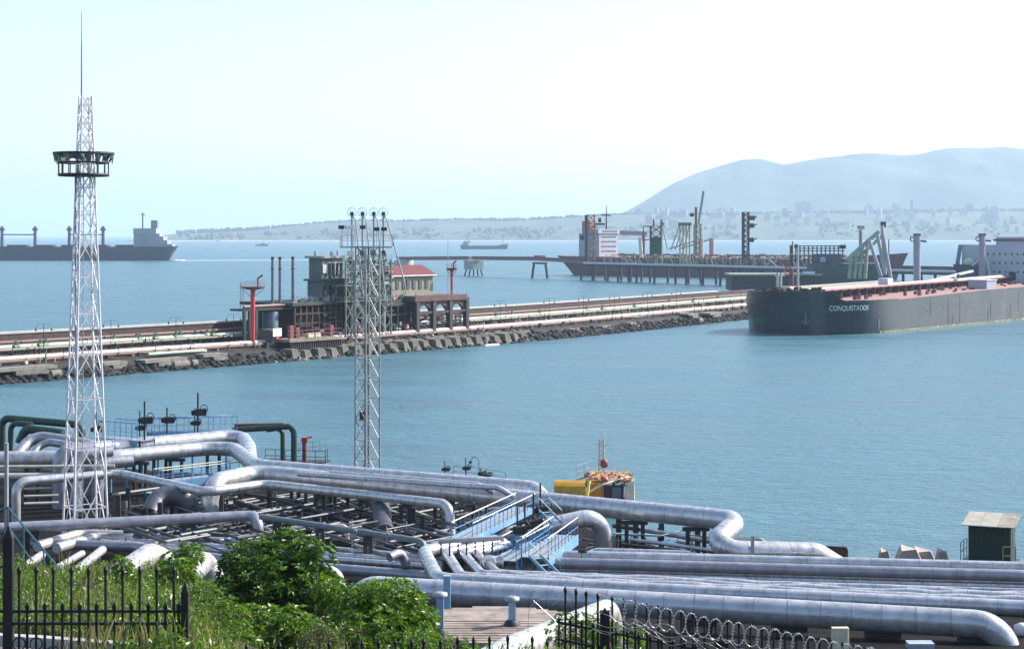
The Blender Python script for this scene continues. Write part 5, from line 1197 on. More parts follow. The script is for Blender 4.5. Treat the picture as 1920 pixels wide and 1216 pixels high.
# stairs
def stairs(label, a, b, wdt=.9):
    a, b = Q(a), Q(b); d = b-a; h = V(d.x, d.y, 0).normalized(); n = V(h.y, -h.x, 0)*wdt/2
    o = thing('steel_stair', label, 'stairs', a, 'steel stairs of the blue walkways')
    for sg in (1, -1):
        part('stringer', MB().beam(a+n*sg, b+n*sg, .06, .25), LTBLUE, o); part('handrail', MB().bar(a+n*sg+V(0,0,1), b+n*sg+V(0,0,1), .045, 5), RAILY, o)
        for e_ in (a, b): part('baluster', MB().bar(e_+n*sg, e_+n*sg+V(0,0,1), .035, 4), LTBLUE, o)
    k_ = max(3, int(abs(d.z)/.25))
    for k in range(k_): part('tread', MB().box(lerp(a, b, (k+.5)/k_), (.28, wdt, .05), math.atan2(h.y, h.x)), LTBLUE, o)
    return o
stairs('steep pale railed stair coming down from the lower blue walkway', PD(1002,1040,136), PD(1040,1078,133)); stairs('short steel stair at the top end of the valve columns', PD(1020,956,150), PD(1044,980,148))
# valves with tall spindles
def spindle(label, p, h, size=1.0, m=BLACK, colm=None, grp='spindle valves of the shore plant'):
    o = thing('spindle_valve', label, 'valve', p, grp)
    if colm: part('column', MB().box(p+V(0,0,h*.25), (.34, .34, h*.5)), colm, o)
    part('stem', MB().bar(p, p+V(0,0,h), .075*size, 6), m, o)
    part('actuator', MB().box(p+V(.2*size,0,h*.52), (.85*size,.6*size,.55*size), .4).bar(p+V(-.5*size,0,h*.5), p+V(.7*size,0,h*.56), .22*size, 8), m, o)
    part('hand_wheel', MB().ring(p+V(.55*size,-.25,h*.62), V(.3,1,.2), .32*size, .05, 10, 4), m, o)
    return o
for i, (px, y0, y1, d, sz) in enumerate(((271,826,752,193,1.25), (180,846,765,190,1.1), (313,812,764,203,1.2), (371,812,736,205,1.35), (262,836,770,194,.9), (365,812,775,204,.9))):
    p = PD(px, y0, d); spindle('black spindle valve '+['at the right end of the net railed blue platform', 'seen through the white tower legs', 'midway along the long slim blue walkway', 'tallest on the long slim blue walkway', 'short one left of the platform end', 'short one beside the tallest spindle'][i], p, (y0-y1)/FPX*d, sz)
for i, (px, y0, y1, d) in enumerate(((970,1040,950,143), (984,1030,940,146), (1000,1040,925,148), (1013,1010,905,151))):
    p = PD(px, y0, d); spindle(['first', 'second', 'third', 'fourth'][i]+' black actuator from the left on a blue column among the walkways', p, (y0-y1)/FPX*d, 1.1, colm=BLUE)
for i, (px, y0, y1, d) in enumerate(((601,1000,970,150), (660,1035,972,147), (725,1020,985,144), (863,975,930,158), (880,972,925,158), (1090,1046,1020,140))):
    p = PD(px, y0, d); spindle('small steel spindle valve '+['above the round dark bush', 'on the header pipe above the bushes', 'right of the header pipe end', 'left of the pair behind the walkway', 'right of the pair behind the walkway', 'behind the right hand bundle'][i], p, (y0-y1)/FPX*d, .5, GREYST if i < 3 else DARKSTEEL)
p = PD(262, 826, 192); solo('support_pole', MB().box(V(p.x, p.y, (p.z+4)/2), (.22, .22, p.z-4)), BLACK, 'thin black pole holding the net railed blue platform', 'pole')
p = PD(12, 830, 140); solo('grey_post', MB().bar(V(p.x, p.y, 4.2), p, .16, 8), GREYST, 'tall grey post at the very left edge in front of the pipes', 'post')
# header with drips over U bends
hd_ = thing('drip_header', 'grey horizontal header pipe with short legs over the U bends', 'pipe header', PD(830,1012,133))
a, b = PD(822,1014,134), PD(945,1008,134); part('pipe', MB().bar(a, b, .19, 10), GREYST, hd_)
for k in range(7): p = lerp(a, b, .04+k*.13); part('leg', MB().bar(p, p-V(0,0,1.1), .07, 6), DARKSTEEL, hd_)
vw = thing('flanged_valve', 'silver valve with hand wheel and flanges at the foot of the blue stairs', 'valve', PD(922,1060,136))
p = PD(922,1052,135); part('valve_body', MB().bar(p-V(.8,0,0), p+V(.8,0,0), .42, 12).bar(p-V(.85,0,0), p-V(.7,0,0), .62, 12).bar(p+V(.7,0,0), p+V(.85,0,0), .62, 12), ALU, vw)
part('hand_wheel', MB().ring(p+V(-.2,-.7,.1), V(.3,1,.1), .5, .06, 14, 5), WHITEST, vw)
# shore gear behind the pipes
h = thing('fire_hydrant', 'faded red fire monitor on the railed shore platform', 'hydrant', PD(571,866,214))
p = PD(571,866,214); part('body', MB().bar(p, p+V(0,0,2.5), .28, 8), PINKRED, h); part('head', MB().box(p+V(0,0,2.6), (.7,.6,.5)).bar(p+V(0,0,2.7), p+V(.9,0,2.9), .1, 6), REDPAINT, h)
sp_ = thing('shore_platform', 'small dark railed platform on the shore around the red monitor', 'platform', PD(560,868,215))
a, b = PD(500,862,216), PD(612,866,214); part('floor', MB().beam(a, b, 2.5, .2), DARKSTEEL, sp_); part('railing', railing(MB(), [a-V(0,1.2,0), lerp(a,b,.5)-V(0,1.2,0), b-V(0,1.2,0), b+V(0,1.2,0)], 1.4, 1.2), DARKSTEEL, sp_)
part('railing', railing(MB(), [PD(560,850,215), PD(600,846,215)], 1.2, .8), GREYST, sp_)
for k in range(5): q = lerp(a, b, .1+k*.2); part('leg', MB().bar(q, q-V(0,0,3), .14, 6), DARKSTEEL, sp_)
for i, (px, y0, y1) in enumerate(((834,896,864), (873,898,858), (902,898,878), (912,900,880))):
    spindle('small dark spindle '+['first left', 'second, tallest with round body,', 'third', 'fourth'][i]+' on the shore behind the long pipelines', PD(px, y0, 195), (y0-y1)/FPX*195, .7, DARKSTEEL, grp='shore spindles behind the long pipelines')
solo('shore_railing', railing(MB(), [PD(850,893,196), PD(900,896,195), PD(948,905,193)], 1.1, 1.2, .04), GREYST, 'low thin railing on the shore behind the long pipelines', 'railing')
solo('swan_neck_lamp', MB().tube([PD(898,898,197), PD(898,864,197), PD(890,852,197), PD(882,864,197)], .035, 5, .6).box(PD(882,866,197), (.3,.3,.25)), DARKSTEEL, 'thin swan neck lamp among the shore spindles', 'street lamp')

# hut, rocks, container -------------------------------------------------------
ht = thing('watch_hut', 'dark green plank hut on stilts with pale sheet roof at the right shore', 'hut', PX(1863, 154, 3))
A = R(-24); ux = V(math.cos(A), math.sin(A), 0); uy = V(-math.sin(A), math.cos(A), 0)
hc = PD(1860, 1050, 156); hc.z = 2.35; HP = lambda x, y, z: hc+ux*x+uy*y+V(0,0,z)
HG = mat('dark_green_planks', (.012,.04,.03), .65, 0, .3, 3); LG = mat('sunlit_green_planks', (.035,.12,.075), .65, 0, .2, 3)
w2, d2 = 1.72, 1.35
def hx(mb, x0, x1, y0, y1, z0, z1): return mb.hexa([HP(x0,y0,z0), HP(x1,y0,z0), HP(x1,y1,z0), HP(x0,y1,z0), HP(x0,y0,z1), HP(x1,y0,z1), HP(x1,y1,z1), HP(x0,y1,z1)])
part('wall', hx(MB(), -w2+.05, w2-.05, -d2+.05, d2-.05, .6, 3.5), mat('hut_inner', (.02,.05,.035), .8), ht)
for k in range(11):
    x = -w2+k*(2*w2/11); part('plank', hx(MB(), x+.012, x+2*w2/11-.012, -d2-.015, -d2+.045, .55, 3.5), LG if k > 11 else HG, ht)
for k in range(9):
    y = -d2+k*(2*d2/9); part('plank', hx(MB(), w2-.045, w2+.02, y+.012, y+2*d2/9-.012, .55, 3.5), HG, ht)
part('floor_frame', hx(MB(), -w2-.6, w2+.3, -d2-.2, d2+.3, .3, .5), DKGREEN, ht)
for x in (-w2, 0, w2):
    for y in (-d2, d2): part('stilt', hx(MB(), x-.09, x+.09, y-.09, y+.09, -1.2, .3), DKGREEN, ht)
for k in range(3):
    x0 = -w2-.45+k*(2*w2+.9)/3; x1 = x0+(2*w2+.9)/3-.03
    part('roof_sheet', MB().slab([HP(x0,-d2-.55,3.52), HP(x1,-d2-.55,3.52), HP(x1,d2+.45,4.15), HP(x0,d2+.45,4.15)], V(0,0,.07)), mat('pale_roof_sheet', (.36,.34,.28), .8, 0, .15, 1.2) if k < 2 else mat('brown_roof_sheet', (.30,.26,.2), .85, 0, .3, 2), ht)
fr_ = part('window', hx(MB(), w2+.02, w2+.05, -.1, .7, 1.9, 3.0), GLASS, ht); part('frame', hx(hx(MB(), w2+.02, w2+.09, -.18, -.1, 1.8, 3.1), w2+.02, w2+.09, .7, .78, 1.8, 3.1), WHITEST, fr_)
part('railing', railing(MB(), [HP(-w2-.6,-d2-.1,.5), HP(-w2-.6,d2,.5)], 1.5, 1.2, .04), DKGREEN, ht); part('railing', railing(MB(), [HP(w2-.5,-d2-.7,.5), HP(w2+.5,-d2-.5,.5)], 1.5, .7, .05), mat('tan_wood', (.35,.27,.17), .8), ht)
ROCKP = mat('shore_block_concrete', (.38,.34,.29), .9, 0, .2, 1, .4)
for i, (px, w_, h_, sd) in enumerate(((1658,30,24,4), (1703,60,28,8), (1766,32,24,15))):
    d = 156; p = PD(px, 1052, d); ww = w_/FPX*d/2; hh = h_/FPX*d; rr = random.Random(sd)
    mb = MB(); base = p-V(0,0,.8)
    P = [base+V(-ww,-ww*.7,0), base+V(ww,-ww*.8,0), base+V(ww*.9,ww,0), base+V(-ww*.9,ww,0), base+V(-ww*.5,-ww*.5,hh+.55), base+V(ww*.35,-ww*.6,hh+.7), base+V(ww*.7,ww*.6,hh+.45), base+V(-ww*.35,ww*.7,hh+.85)]
    mb.hexa(P); solo('shore_block', mb, ROCKP, ['small pointed grey', 'widest grey', 'single squarish grey'][i]+' concrete block on the shore '+['at the left of the group', 'in the middle of the group', 'nearest the green hut'][i], 'rock block', 'grey blocks on the right shore')
    if i == 1: solo('shore_block', MB().hexa([q*1 + V(1.4,1,0) - V(0,0,.3) for q in P]), ROCKP, 'low grey concrete block leaning on the widest block', 'rock block', 'grey blocks on the right shore')
ct = thing('maroon_skip', 'maroon steel skip on the shore behind the curved pipe end', 'skip', PD(1530,1050,150))
a, b = PD(1466,1046,153), PD(1588,1052,152); part('side', MB().beam(a+V(0,0,.5), b+V(0,0,.4), .15, 1.4), mat('maroon_paint2', (.17,.045,.055), .7, 0, .2, 1), ct); part('end', MB().box(b+V(0,.9,.35), (.15,2,1.3)), mat('maroon_paint2', (.17,.045,.055)), ct)
part('rim', MB().beam(a+V(0,0,1.22), b+V(0,0,1.12), .22, .12), DARKSTEEL, ct); part('post', MB().box(a+V(0,0,.6), (.15,.15,1.6)), DARKSTEEL, ct)

# the yellow and orange tug -----------------------------------------------------
tg = thing('work_boat', 'orange deck work boat with a big yellow canopy and tall lattice mast at the quay', 'boat', PX(1118, 203, 0))
DB = 203; B_ = lambda px, y, dd=0: PD(px, y, DB+dd)
part('hull', MB().hexa([V(p.x, p.y, -.6) for p in (B_(1050,960,-2), B_(1185,960,-1.5), B_(1190,960,6), B_(1060,960,7))]+[B_(1044,944,-2.5), B_(1190,948,-2), B_(1193,922,8), B_(1056,918,9)]), mat('maroon_boat_hull', (.16,.06,.09), .6, 0, .2, 1), tg)
YF = [B_(1040,962,-3), B_(1041,925,-3), B_(1046,905,-2), B_(1054,896,0)]; 
cnp = MB()
prof = [(0,-.5),(.0,.9),(.12,1.6),(.32,2.2),(.62,2.65),(1.0,2.95),(1.5,3.15),(2.1,3.1),(2.6,2.6),(2.9,1.8),(3.0,-.5)]
p0 = B_(1040,958,-3); L_ = (B_(1098,958,-3)-p0).length
for (y0, zz0), (y1, zz1) in zip(prof, prof[1:]):
    cnp.add([p0+V(0,y0,zz0), p0+V(L_,y0-.6,zz0), p0+V(L_,y1-.6,zz1), p0+V(0,y1,zz1)], [(0,1,2,3)], True)
cnp.add([p0+V(0,y,z) for y, z in prof], [tuple(range(len(prof)))]); cnp.add([p0+V(L_,y-.6,z) for y, z in prof], [tuple(range(len(prof)))[::-1]])
cv = part('canopy', cnp, YELLOW, tg)
mk = MB()
for k, (dx, w_) in enumerate(((1.1,.16), (1.32,.3), (1.7,.12), (1.9,.34), (2.3,.2))): mk.box(p0+V(dx, -.1-.6*dx/L_, 1.05+.04*(k % 2)), (w_, .05, .2+.06*(k % 3)))
part('faded_lettering', mk, mat('dark_olive', (.07,.06,.03), .7), cv)
part('canopy_rim', MB().beam(p0+V(L_,-.7,.4), p0+V(L_+.4,.6,3.2), .25, .25), mat('bright_yellow', (.75,.60,.12), .5), cv)
part('cabin', MB().hexa([B_(1128,948,0), B_(1168,952,0), B_(1168,940,4), B_(1128,938,4), B_(1126,912,0), B_(1170,912,0), B_(1170,908,4), B_(1126,908,4)]), mat('deep_maroon', (.09,.025,.05), .6, 0, .2, 1), tg)
part('cabin_window', MB().box(B_(1156,925,-.1), (1.0,.1,1.4)), mat('dull_pane', (.10,.17,.20), .3), tg)
part('wheelhouse_end', MB().hexa([B_(1170,955,-.5), B_(1190,957,-.5), B_(1191,948,4), B_(1170,945,4), B_(1173,905,-.5), B_(1189,900,-.5), B_(1189,895,4), B_(1173,898,4)]), CREAM, tg, 'cream side lit by the sun')
part('deck', MB().hexa([B_(1100,905,0), B_(1182,902,-.5), B_(1180,886,6), B_(1110,884,6)]+[B_(1100,901,0), B_(1185,899,-.5), B_(1182,883,6), B_(1110,881,6)]), mat('orange_cream_deck', (.36,.18,.08), .7, 0, .35, 3), tg)
for q in ((B_(1092,930,-2), B_(1128,908,-1.5)), (B_(1128,908,-1.5), B_(1182,893,1)), (B_(1070,902,4), B_(1120,886,4)), (B_(1090,906,1), B_(1112,900,2))): part('gunwale', MB().bar(*q, .13, 6), CREAM, tg)
part('life_raft', MB().rock(B_(1134,898,-1), .42, 5), mat('raft_red', (.70,.09,.03), .5), tg)
part('side_panel', MB().box(B_(1113,925,-.6), (1.5,.3,2.3), -.1), YELLOW, tg); part('orange_box', MB().box(B_(1120,922,0), (1.1,1.0,1.2), .3), ORANGE, tg)
part('railing', railing(MB(), [B_(1082,895,3), B_(1108,886,4)], 1.3, .8, .04), WHITEST, tg); part('railing', railing(MB(), [B_(1145,890,3), B_(1172,892,2)], 1, .7, .04), WHITEST, tg)
ms = MB(); rr = random.Random(1)
for dx in (-5, 5): ms.bar(B_(1128+dx, 886, 2), B_(1128+dx*.8, 822, 2), .085, 5)
for k in range(8): ms.bar(B_(1124, 886-k*8, 2), B_(1132, 880-k*8, 2), .05, 4); ms.bar(B_(1125, 886-k*8, 2), B_(1133, 886-k*8, 2), .035, 4)
ms.bar(B_(1129,822,2), B_(1129,810,2), .07, 5); ms.bar(B_(1114,832,2), B_(1142,834,2), .035, 4)
part('mast', ms, mat('mast_dull_cream', (.42,.36,.26), .6), tg)
part('mast_drum', MB().lathe(B_(1133,876,1.5), [(.25,0),(.45,.2),(.45,.7),(.2,.9)], 10), PINKRED, tg)
for nm_, m_, n_ in (('deck_gear', mat('rusty_orange_gear', (.34,.14,.07), .7, 0, .4, 4), 60), ('pale_gear', CREAM, 45), ('dark_gear', mat('deep_maroon', (.09,.025,.05)), 60), ('yellow_gear', YELLOW, 30)):
    gr = MB()
    for k in range(n_):
        q = B_(rr.uniform(1098,1184), rr.uniform(886,910), rr.uniform(-1,5))
        if rr.random() < .5: gr.box(q, (rr.uniform(.1,.4), rr.uniform(.1,.3), rr.uniform(.1,.4)), rr.random())
        else: gr.bar(q, q+V(rr.uniform(-.5,.5), rr.uniform(-.4,.4), rr.uniform(-.1,.35)), rr.uniform(.03,.07), 4)
    part(nm_, gr, m_, tg, kind='stuff')
solo('mooring_rope', MB().tube([B_(1190,945,3), B_(1215,948,2), B_(1250,952,0)], .035, 4, 2), DARKSTEEL, 'thin mooring rope slanting down right from the work boat', 'rope')
# ================================================================ SLOPE: ROOF, VENTS, FENCES, PLANTS
tk = thing('buried_tank_roof', 'round weathered board marked roof slab on the slope with vent pipes', 'tank', PX(920, 65.5, 11))
tc = PX(925, 66.3, 0); WC = mat('weathered_roof_boards', (.27,.215,.185), .95, 0, .3, 1.6, .6, streak=(.15,.12,.10), streak_amt=.3)
part('wall', MB().lathe(V(tc.x, tc.y, 12), [(3.0,0),(3.0,4.0)], 32), CONC, tk)
part('roof', MB().lathe(V(tc.x, tc.y, 16.0), [(3.12,0),(3.12,.16),(1.5,.26),(.05,.30)], 40), WC, tk)
for k in range(-9, 10):
    y = k*.33; half = math.sqrt(max(0, 9.5-y*y))
    if half > .4: part('board', MB().box((tc.x, tc.y+y, 16.30-abs(y)*.042), (half*1.96, .285, .06), R(2.5*((k*7) % 3-1))*.3), WC, tk)
part('brick_stub', MB().box((tc.x+2.0, tc.y-1.2, 16.4), (.35,.25,.3)), PINKRED, tk)
for i, (px, d, yb, yt) in enumerate(((825, 64.0, 1162, 1114), (960, 65.6, 1169, 1122))):
    p = PD(px, yb, d); p.z = min(p.z, 16.38); q = PD(px, yt, d)
    o = thing('roof_vent', ['left', 'right'][i]+' pale blue vent pipe with a flat cap on the round roof slab', 'vent', p, 'two blue vents on the round roof')
    part('pipe', MB().box((p.x, p.y, (p.z+q.z)/2), (.25, .25, q.z-p.z)), LTBLUE, o); part('cap', MB().lathe(q, [(.26,-.04),(.26,.06),(.1,.1)], 12), GREYST, o)
    part('collar', MB().lathe(p, [(.30,-.05),(.26,.08),(.17,.16)], 12), DARKSTEEL, o)
p = PD(838, 1152, 72); q = PD(838, 1078, 72); solo('blue_post', MB().box((p.x, p.y, (p.z+q.z)/2-.8), (.27, .27, q.z-p.z+1.6)), LTBLUE, 'square pale blue post behind the left vent of the roof slab', 'post')
# teal handrail at the left
hr = thing('teal_handrail', 'thin teal stair handrail slanting down at the left edge behind the fence', 'handrail', PD(15,1060,62))
T = mat('teal_rail_paint', (.06,.13,.17), .5); part('handrail', MB().bar(PD(-20,964,62), PD(15,950,62), .035, 5).bar(PD(15,950,62), PD(112,1066,58), .035, 5), T, hr)
for px, y in ((15,950), (44,985), (82,1030)): part('post', MB().bar(PD(px,y,61), PD(px,y+90,61), .03, 5), T, hr)
part('brace', MB().bar(PD(15,985,62), PD(60,1050,60), .025, 5).bar(PD(-10,1010,62), PD(15,985,62), .025, 5), T, hr)
# path with kerb behind the left fence
pth = MB(); n = 14
def gl(x, y, dz): return V(x, y, G(x, y)+dz)
pth.grid(lambda u, v: gl(lerp(-9.5, -4.2, u), lerp(24.6, 22.2, u)-v*3.0, .05), 20, 4, False)
struct('path', pth, mat('path_asphalt', (.12,.11,.12), .9, 0, .25, 2, .3))
kb = MB()
for k in range(12):
    a = gl(lerp(-9.5, -4.2, k/12), lerp(24.7, 22.3, k/12), .1); b = gl(lerp(-9.5, -4.2, (k+.97)/12), lerp(24.7, 22.3, (k+.97)/12), .1); kb.beam(a, b, .14, .16)
struct('kerb', kb, LCONC)
# iron fences ---------------------------------------------------------------
def spear(h, r=.011):
    return MB().bar((0,0,-h), (0,0,-.10), r, 6).bar((0,0,-.12), (0,0,-.05), r*1.0, 6, r*1.7).bar((0,0,-.05), (0,0,0), r*1.7, 6, .001)
def fence_post(h, r=.042): return MB().box((0,0,-h/2-.12), (r*2, r*2, h-.12)).bar((0,0,-.13), (0,0,0), r*1.45, 4, .002)
f1 = thing('iron_fence', 'black wrought iron fence panel with spear tips between two posts at lower left', 'fence', PX(180, 22, 25))
DF = 22.0; lg = None; sh = None
def place(proto, nm, mbf, parent, px, y, d):
    w_ = PD(px, y, d)
    if proto is None:
        o = _obj(nm, mbf, BLACK, V(0,0,0)); COL.objects.link(o); o.parent = parent; o.location = w_-ORG[parent]; ORG[o] = w_; return o
    at(nm, proto, parent, w_-ORG[parent]); return proto
for px in (36,68,100,134,166,198,230,262,294,326): lg = place(lg, 'long_bar', spear(1.35, .017), f1, px, 1059, DF)
for px in (20,51,84,117,149,181,214,246,278,310,335): sh = place(sh, 'short_bar', spear(.92, .017), f1, px, 1127, DF-.02)
for y in (1145, 1168): part('rail', MB().beam(PD(-30,y,DF), PD(347,y,DF), .035, .034), BLACK, f1)
part('rail', MB().beam(PD(-30,1062,DF+.1), PD(10,1062,DF+.1), .03, .025), BLACK, f1)
for px in (36,68,100,294,326): part('scroll', MB().ring(PD(px, 1206 if px in (36,68,294,326) else 1222, DF-.04), V(0,1,0), .072, .009, 14, 5), BLACK, f1)
part('scroll', MB().ring(PD(0,1095,DF), V(0,1,0), .06, .009, 12, 5), BLACK, f1)
for px, y, r in ((16, 984, .055), (347, 1087, .042)): part('post', MB().box(PD(px, y+22, DF)-V(0,0,1.2), (r*2, r*2, 2.4)).bar(PD(px, y+22, DF), PD(px, y, DF), r*1.35, 4, .002), BLACK, f1)
# middle low stretch
f2 = thing('iron_fence', 'row of black spear tips along the bottom edge in front of bushes and roof slab', 'fence', PX(700, 24, 24.4)); lg = None
for i, (px, y) in enumerate([(462+31*k, 1204-k*.9) for k in range(11)]+[(794,1194),(826,1195),(858,1191),(888,1191),(918,1190),(952,1188),(998,1190),(1026,1196)]):
    lg = place(lg, 'long_bar', spear(1.0, .017), f2, px, y, 25)
part('rail', MB().beam(PD(440,1262,25), PD(1040,1252,25), .03, .03), BLACK, f2)
# right stretch with razor wire
f3 = thing('iron_fence', 'black iron fence topped with razor wire running down towards the lower right', 'fence', PX(1200, 30, 23)); lg = sh = None
ty = lambda px: 1098+(px-1060)*.196
pxs = [1060,1080,1099,1121]+[1148+21.6*k for k in range(24)]
for px in pxs: lg = place(lg, 'long_bar', spear(1.6, .020), f3, px, ty(px), 30)
for px in [1048+21.4*k for k in range(28)]: sh = place(sh, 'short_bar', spear(1.1, .018), f3, px, ty(px)+58, 30)
for dy in (70, 102): part('rail', MB().beam(PD(1044,ty(1044)+dy,30), PD(1650,ty(1650)+dy,30), .04, .035), BLACK, f3)
for px in (1047, 1067): part('scroll', MB().ring(PD(px,1155,29.9), V(0,1,0), .05, .01, 12, 5), BLACK, f3)
part('post', MB().box(PD(1134,1150,30)-V(0,0,.7), (.15,.15,1.5)).bar(PD(1134,1154,30), PD(1134,1137,30), .11, 4, .002), BLACK, f3)
part('post', MB().box(PD(1352,1205,30)-V(0,0,.7), (.15,.15,1.5)).bar(PD(1352,1209,30), PD(1352,1192,30), .11, 4, .002), BLACK, f3)
rz = thing('razor_wire', 'loops of barbed razor wire coiled along the top of the right fence', 'razor wire', PD(1200,1160,29.8))
RZ = mat('razor_steel', (.6,.6,.6), .35, .5, .1, 3)
def hoop():
    mb = MB().ring((0,0,0), V(.35,-.94,0), .13, .0058, 20, 4); rr = random.Random(3)
    a, b = mb.frame(V(.35,-.94,.05))
    for k in range(20): t = 2*math.pi*k/20; p = a*math.cos(t)*.134+b*math.sin(t)*.134; mb.box(p, (.034,.01,.012), t)
    return mb
hp0 = None
for k in range(23):
    px = 1160+k*22.5+random.uniform(-2, 2); w_ = PD(px, ty(px)+26, 29.8)
    if hp0 is None: hp0 = _obj('hoop', hoop(), RZ, V(0,0,0)); COL.objects.link(hp0); hp0.parent = rz; hp0.location = w_-ORG[rz]; hp0.scale = (1,1,1.4)
    else: at('hoop', hp0, rz, w_-ORG[rz], (random.uniform(-.06,.06), random.uniform(-.06,.06), random.uniform(-.1,.1)), (random.uniform(.8,.95), 1, random.uniform(1.2,1.5)))
tw = MB(); rr = random.Random(6)
def strand(mb, pts, r): mb.tube(pts, r, 4, .3)
for k in range(4): strand(tw, [PD(px, ty(px)+rr.uniform(30, 80), 29.7) for px in range(1110, 1580, 36)], .0032)
strand(tw, [PD(990,1185,30), PD(992,1130,30), PD(1030,1120,30), PD(1062,1104,30)], .005); strand(tw, [PD(1000,1125,30), PD(1060,1180,30), PD(1120,1210,30), PD(1190,1215,30)], .006); strand(tw, [PD(1035,1135,30), PD(1080,1096,30), PD(1140,1120,30)], .005)
part('strand', tw, RZ, rz)
# clutter under the front pipeline
solo('pale_sign_box', MB().box(PD(1574,1195,98), (.8,.4,1.1)).box(PD(1587,1195,98.4), (.2,.5,1.1)), CREAM, 'pale upright box under the front pipeline behind the wire', 'cabinet')
solo('flat_blue_box', MB().box(PD(1725,1208,98), (1.35,.9,.3)), mat('blue_grey_lid', (.30,.36,.42), .6), 'flat blue grey lid under the front pipeline', 'lid')
solo('round_lamp', MB().lathe(PD(1916,1180,106), [(.1,-.35),(.45,-.2),(.45,.25),(.1,.4)], 12), WHITEST, 'pale round fitting at the right edge behind the front pipeline', 'lamp')
cw = thing('retaining_wall', 'low grey concrete wall under the silver pipe behind the leafy bushes', 'wall', PZ(440,1020,3.6))
part('wall_body', MB().beam(PZ(370,1012,3.9), PZ(560,1030,3.9), .3, 1.6), CONC, cw)

# plants ----------------------------------------------------------------------
def leaf_mat(name, c0, c1, c2, tr=.35):
    m = bpy.data.materials.new(name); m.use_nodes = True; n = m.node_tree.nodes; l = m.node_tree.links; b = n['Principled BSDF']
    g = n.new('ShaderNodeNewGeometry'); cr = n.new('ShaderNodeValToRGB'); l.new(g.outputs['Random Per Island'], cr.inputs[0])
    e = cr.color_ramp.elements; e[0].color = (*c0,1); e[1].color = (*c2,1); k = e.new(.55); k.color = (*c1,1)
    l.new(cr.outputs[0], b.inputs['Base Color']); b.inputs['Roughness'].default_value = .42; b.inputs['Specular IOR Level'].default_value = .6
    t = n.new('ShaderNodeBsdfTranslucent'); mx = n.new('ShaderNodeMixShader'); mx.inputs[0].default_value = tr
    br = n.new('ShaderNodeMix'); br.data_type = 'RGBA'; br.blend_type = 'MULTIPLY'; br.inputs['Factor'].default_value = 1; br.inputs['B'].default_value = (1.5,1.6,.5,1)
    l.new(cr.outputs[0], br.inputs['A']); l.new(br.outputs['Result'], t.inputs['Color'])
    l.new(b.outputs[0], mx.inputs[1]); l.new(t.outputs[0], mx.inputs[2]); l.new(mx.outputs[0], n['Material Output'].inputs['Surface'])
    return m
LEAF = leaf_mat('glossy_leaf', (.012,.038,.005), (.034,.095,.009), (.12,.23,.02)); LEAFB = leaf_mat('bright_leaf', (.026,.075,.008), (.085,.18,.012), (.20,.30,.03))
WEED = leaf_mat('weed_leaf', (.025,.045,.010), (.06,.095,.02), (.15,.15,.06)); DRY = leaf_mat('dry_stalk', (.10,.09,.045), (.20,.18,.09), (.32,.28,.16), .2)
STEM = mat('twig_bark', (.07,.05,.035), .9)
def leaf(mb, p, d, L, wd, droop=.25):
    a, b = mb.frame(d); tw_ = random.uniform(0, 6.28); s_ = a*math.cos(tw_)+b*math.sin(tw_); u = s_.cross(d).normalized()
    m1 = p+d*L*.45+u*L*.06; t = p+d*L-V(0,0,droop*L)
    mb.add([p, m1+s_*wd/2, t, m1-s_*wd/2], [(0,1,2,3)])
def rdir(): 
    while True:
        v = V(random.uniform(-1,1), random.uniform(-1,1), random.uniform(-1,1))
        if .1 < v.length < 1: return v.normalized()
def bush(name, lab, cat, lobes, count, L, wd, m, group=None, base=None, whorl=9):
    """lobes: (centre, radius xyz); leaves in whorls at twig ends near the surface and inside"""
    mb = MB(); st = MB(); tot = sum(r[0]*r[2] for _, r in lobes); b0 = base or lobes[0][0]-V(0,0,lobes[0][1][2])
    for c_, r_ in lobes:
        k = int(count*r_[0]*r_[2]/tot)
        for i in range(k):
            d = rdir(); rad = random.choice([1, 1, 1, .8, .55])*random.uniform(.88, 1.12)
            rad *= 1+.22*noise.noise(d*2.3+c_*.7)
            p = c_+V(d.x*r_[0], d.y*r_[1], d.z*r_[2])*rad; out = (d+V(0,0,.55)+rdir()*.35).normalized()
            if i % 4 == 0: st.bar(c_+(p-c_)*.35, p, .008, 3, .004, False)
            a, b = mb.frame(out)
            for q in range(whorl):
                t = q*2.4; ld = (out*random.uniform(.25, 1.1)+a*math.cos(t)+b*math.sin(t)).normalized()
                leaf(mb, p, ld, L*random.uniform(.7, 1.2), wd*random.uniform(.8, 1.2))
    o = thing(name, lab, cat, b0, group); part('foliage', mb, m, o)
    for c_, r_ in lobes: st.bar(b0, c_, .035, 5, .015, False)
    part('stem', st, STEM, o); return o
def lob(px, y, d, rx, rz): return (PD(px, y, d), (rx/FPX*d, rx/FPX*d*.9, rz/FPX*d))
random.seed(77)
bush('laurel_bush', 'big dark leafy bush with three rounded tops in front of the silver pipes', 'bush', [lob(478,1075,46,62,62), lob(540,1050,47,52,52), lob(578,1062,46,44,52), lob(520,1110,45.5,95,60), lob(600,1120,45,50,40)], 1500, .20, .056, LEAF, 'leafy bushes on the slope', PD(530,1200,46))
bush('laurel_bush', 'round bush with bright leaves left of the roof slab', 'bush', [lob(720,1135,41,72,48), lob(670,1150,41,50,45), lob(770,1165,40.5,50,42), lob(715,1185,40,100,42), lob(620,1108,43,30,24)], 1350, .165, .046, LEAFB, 'leafy bushes on the slope', PD(715,1250,41))
bush('laurel_bush', 'lower spreading bright green bush at the bottom centre left', 'bush', [lob(480,1180,36,70,42), lob(540,1185,36,60,42), lob(430,1205,35,50,35), lob(590,1205,35.5,45,30)], 1000, .15, .038, LEAFB, 'leafy bushes on the slope', PD(500,1270,36))
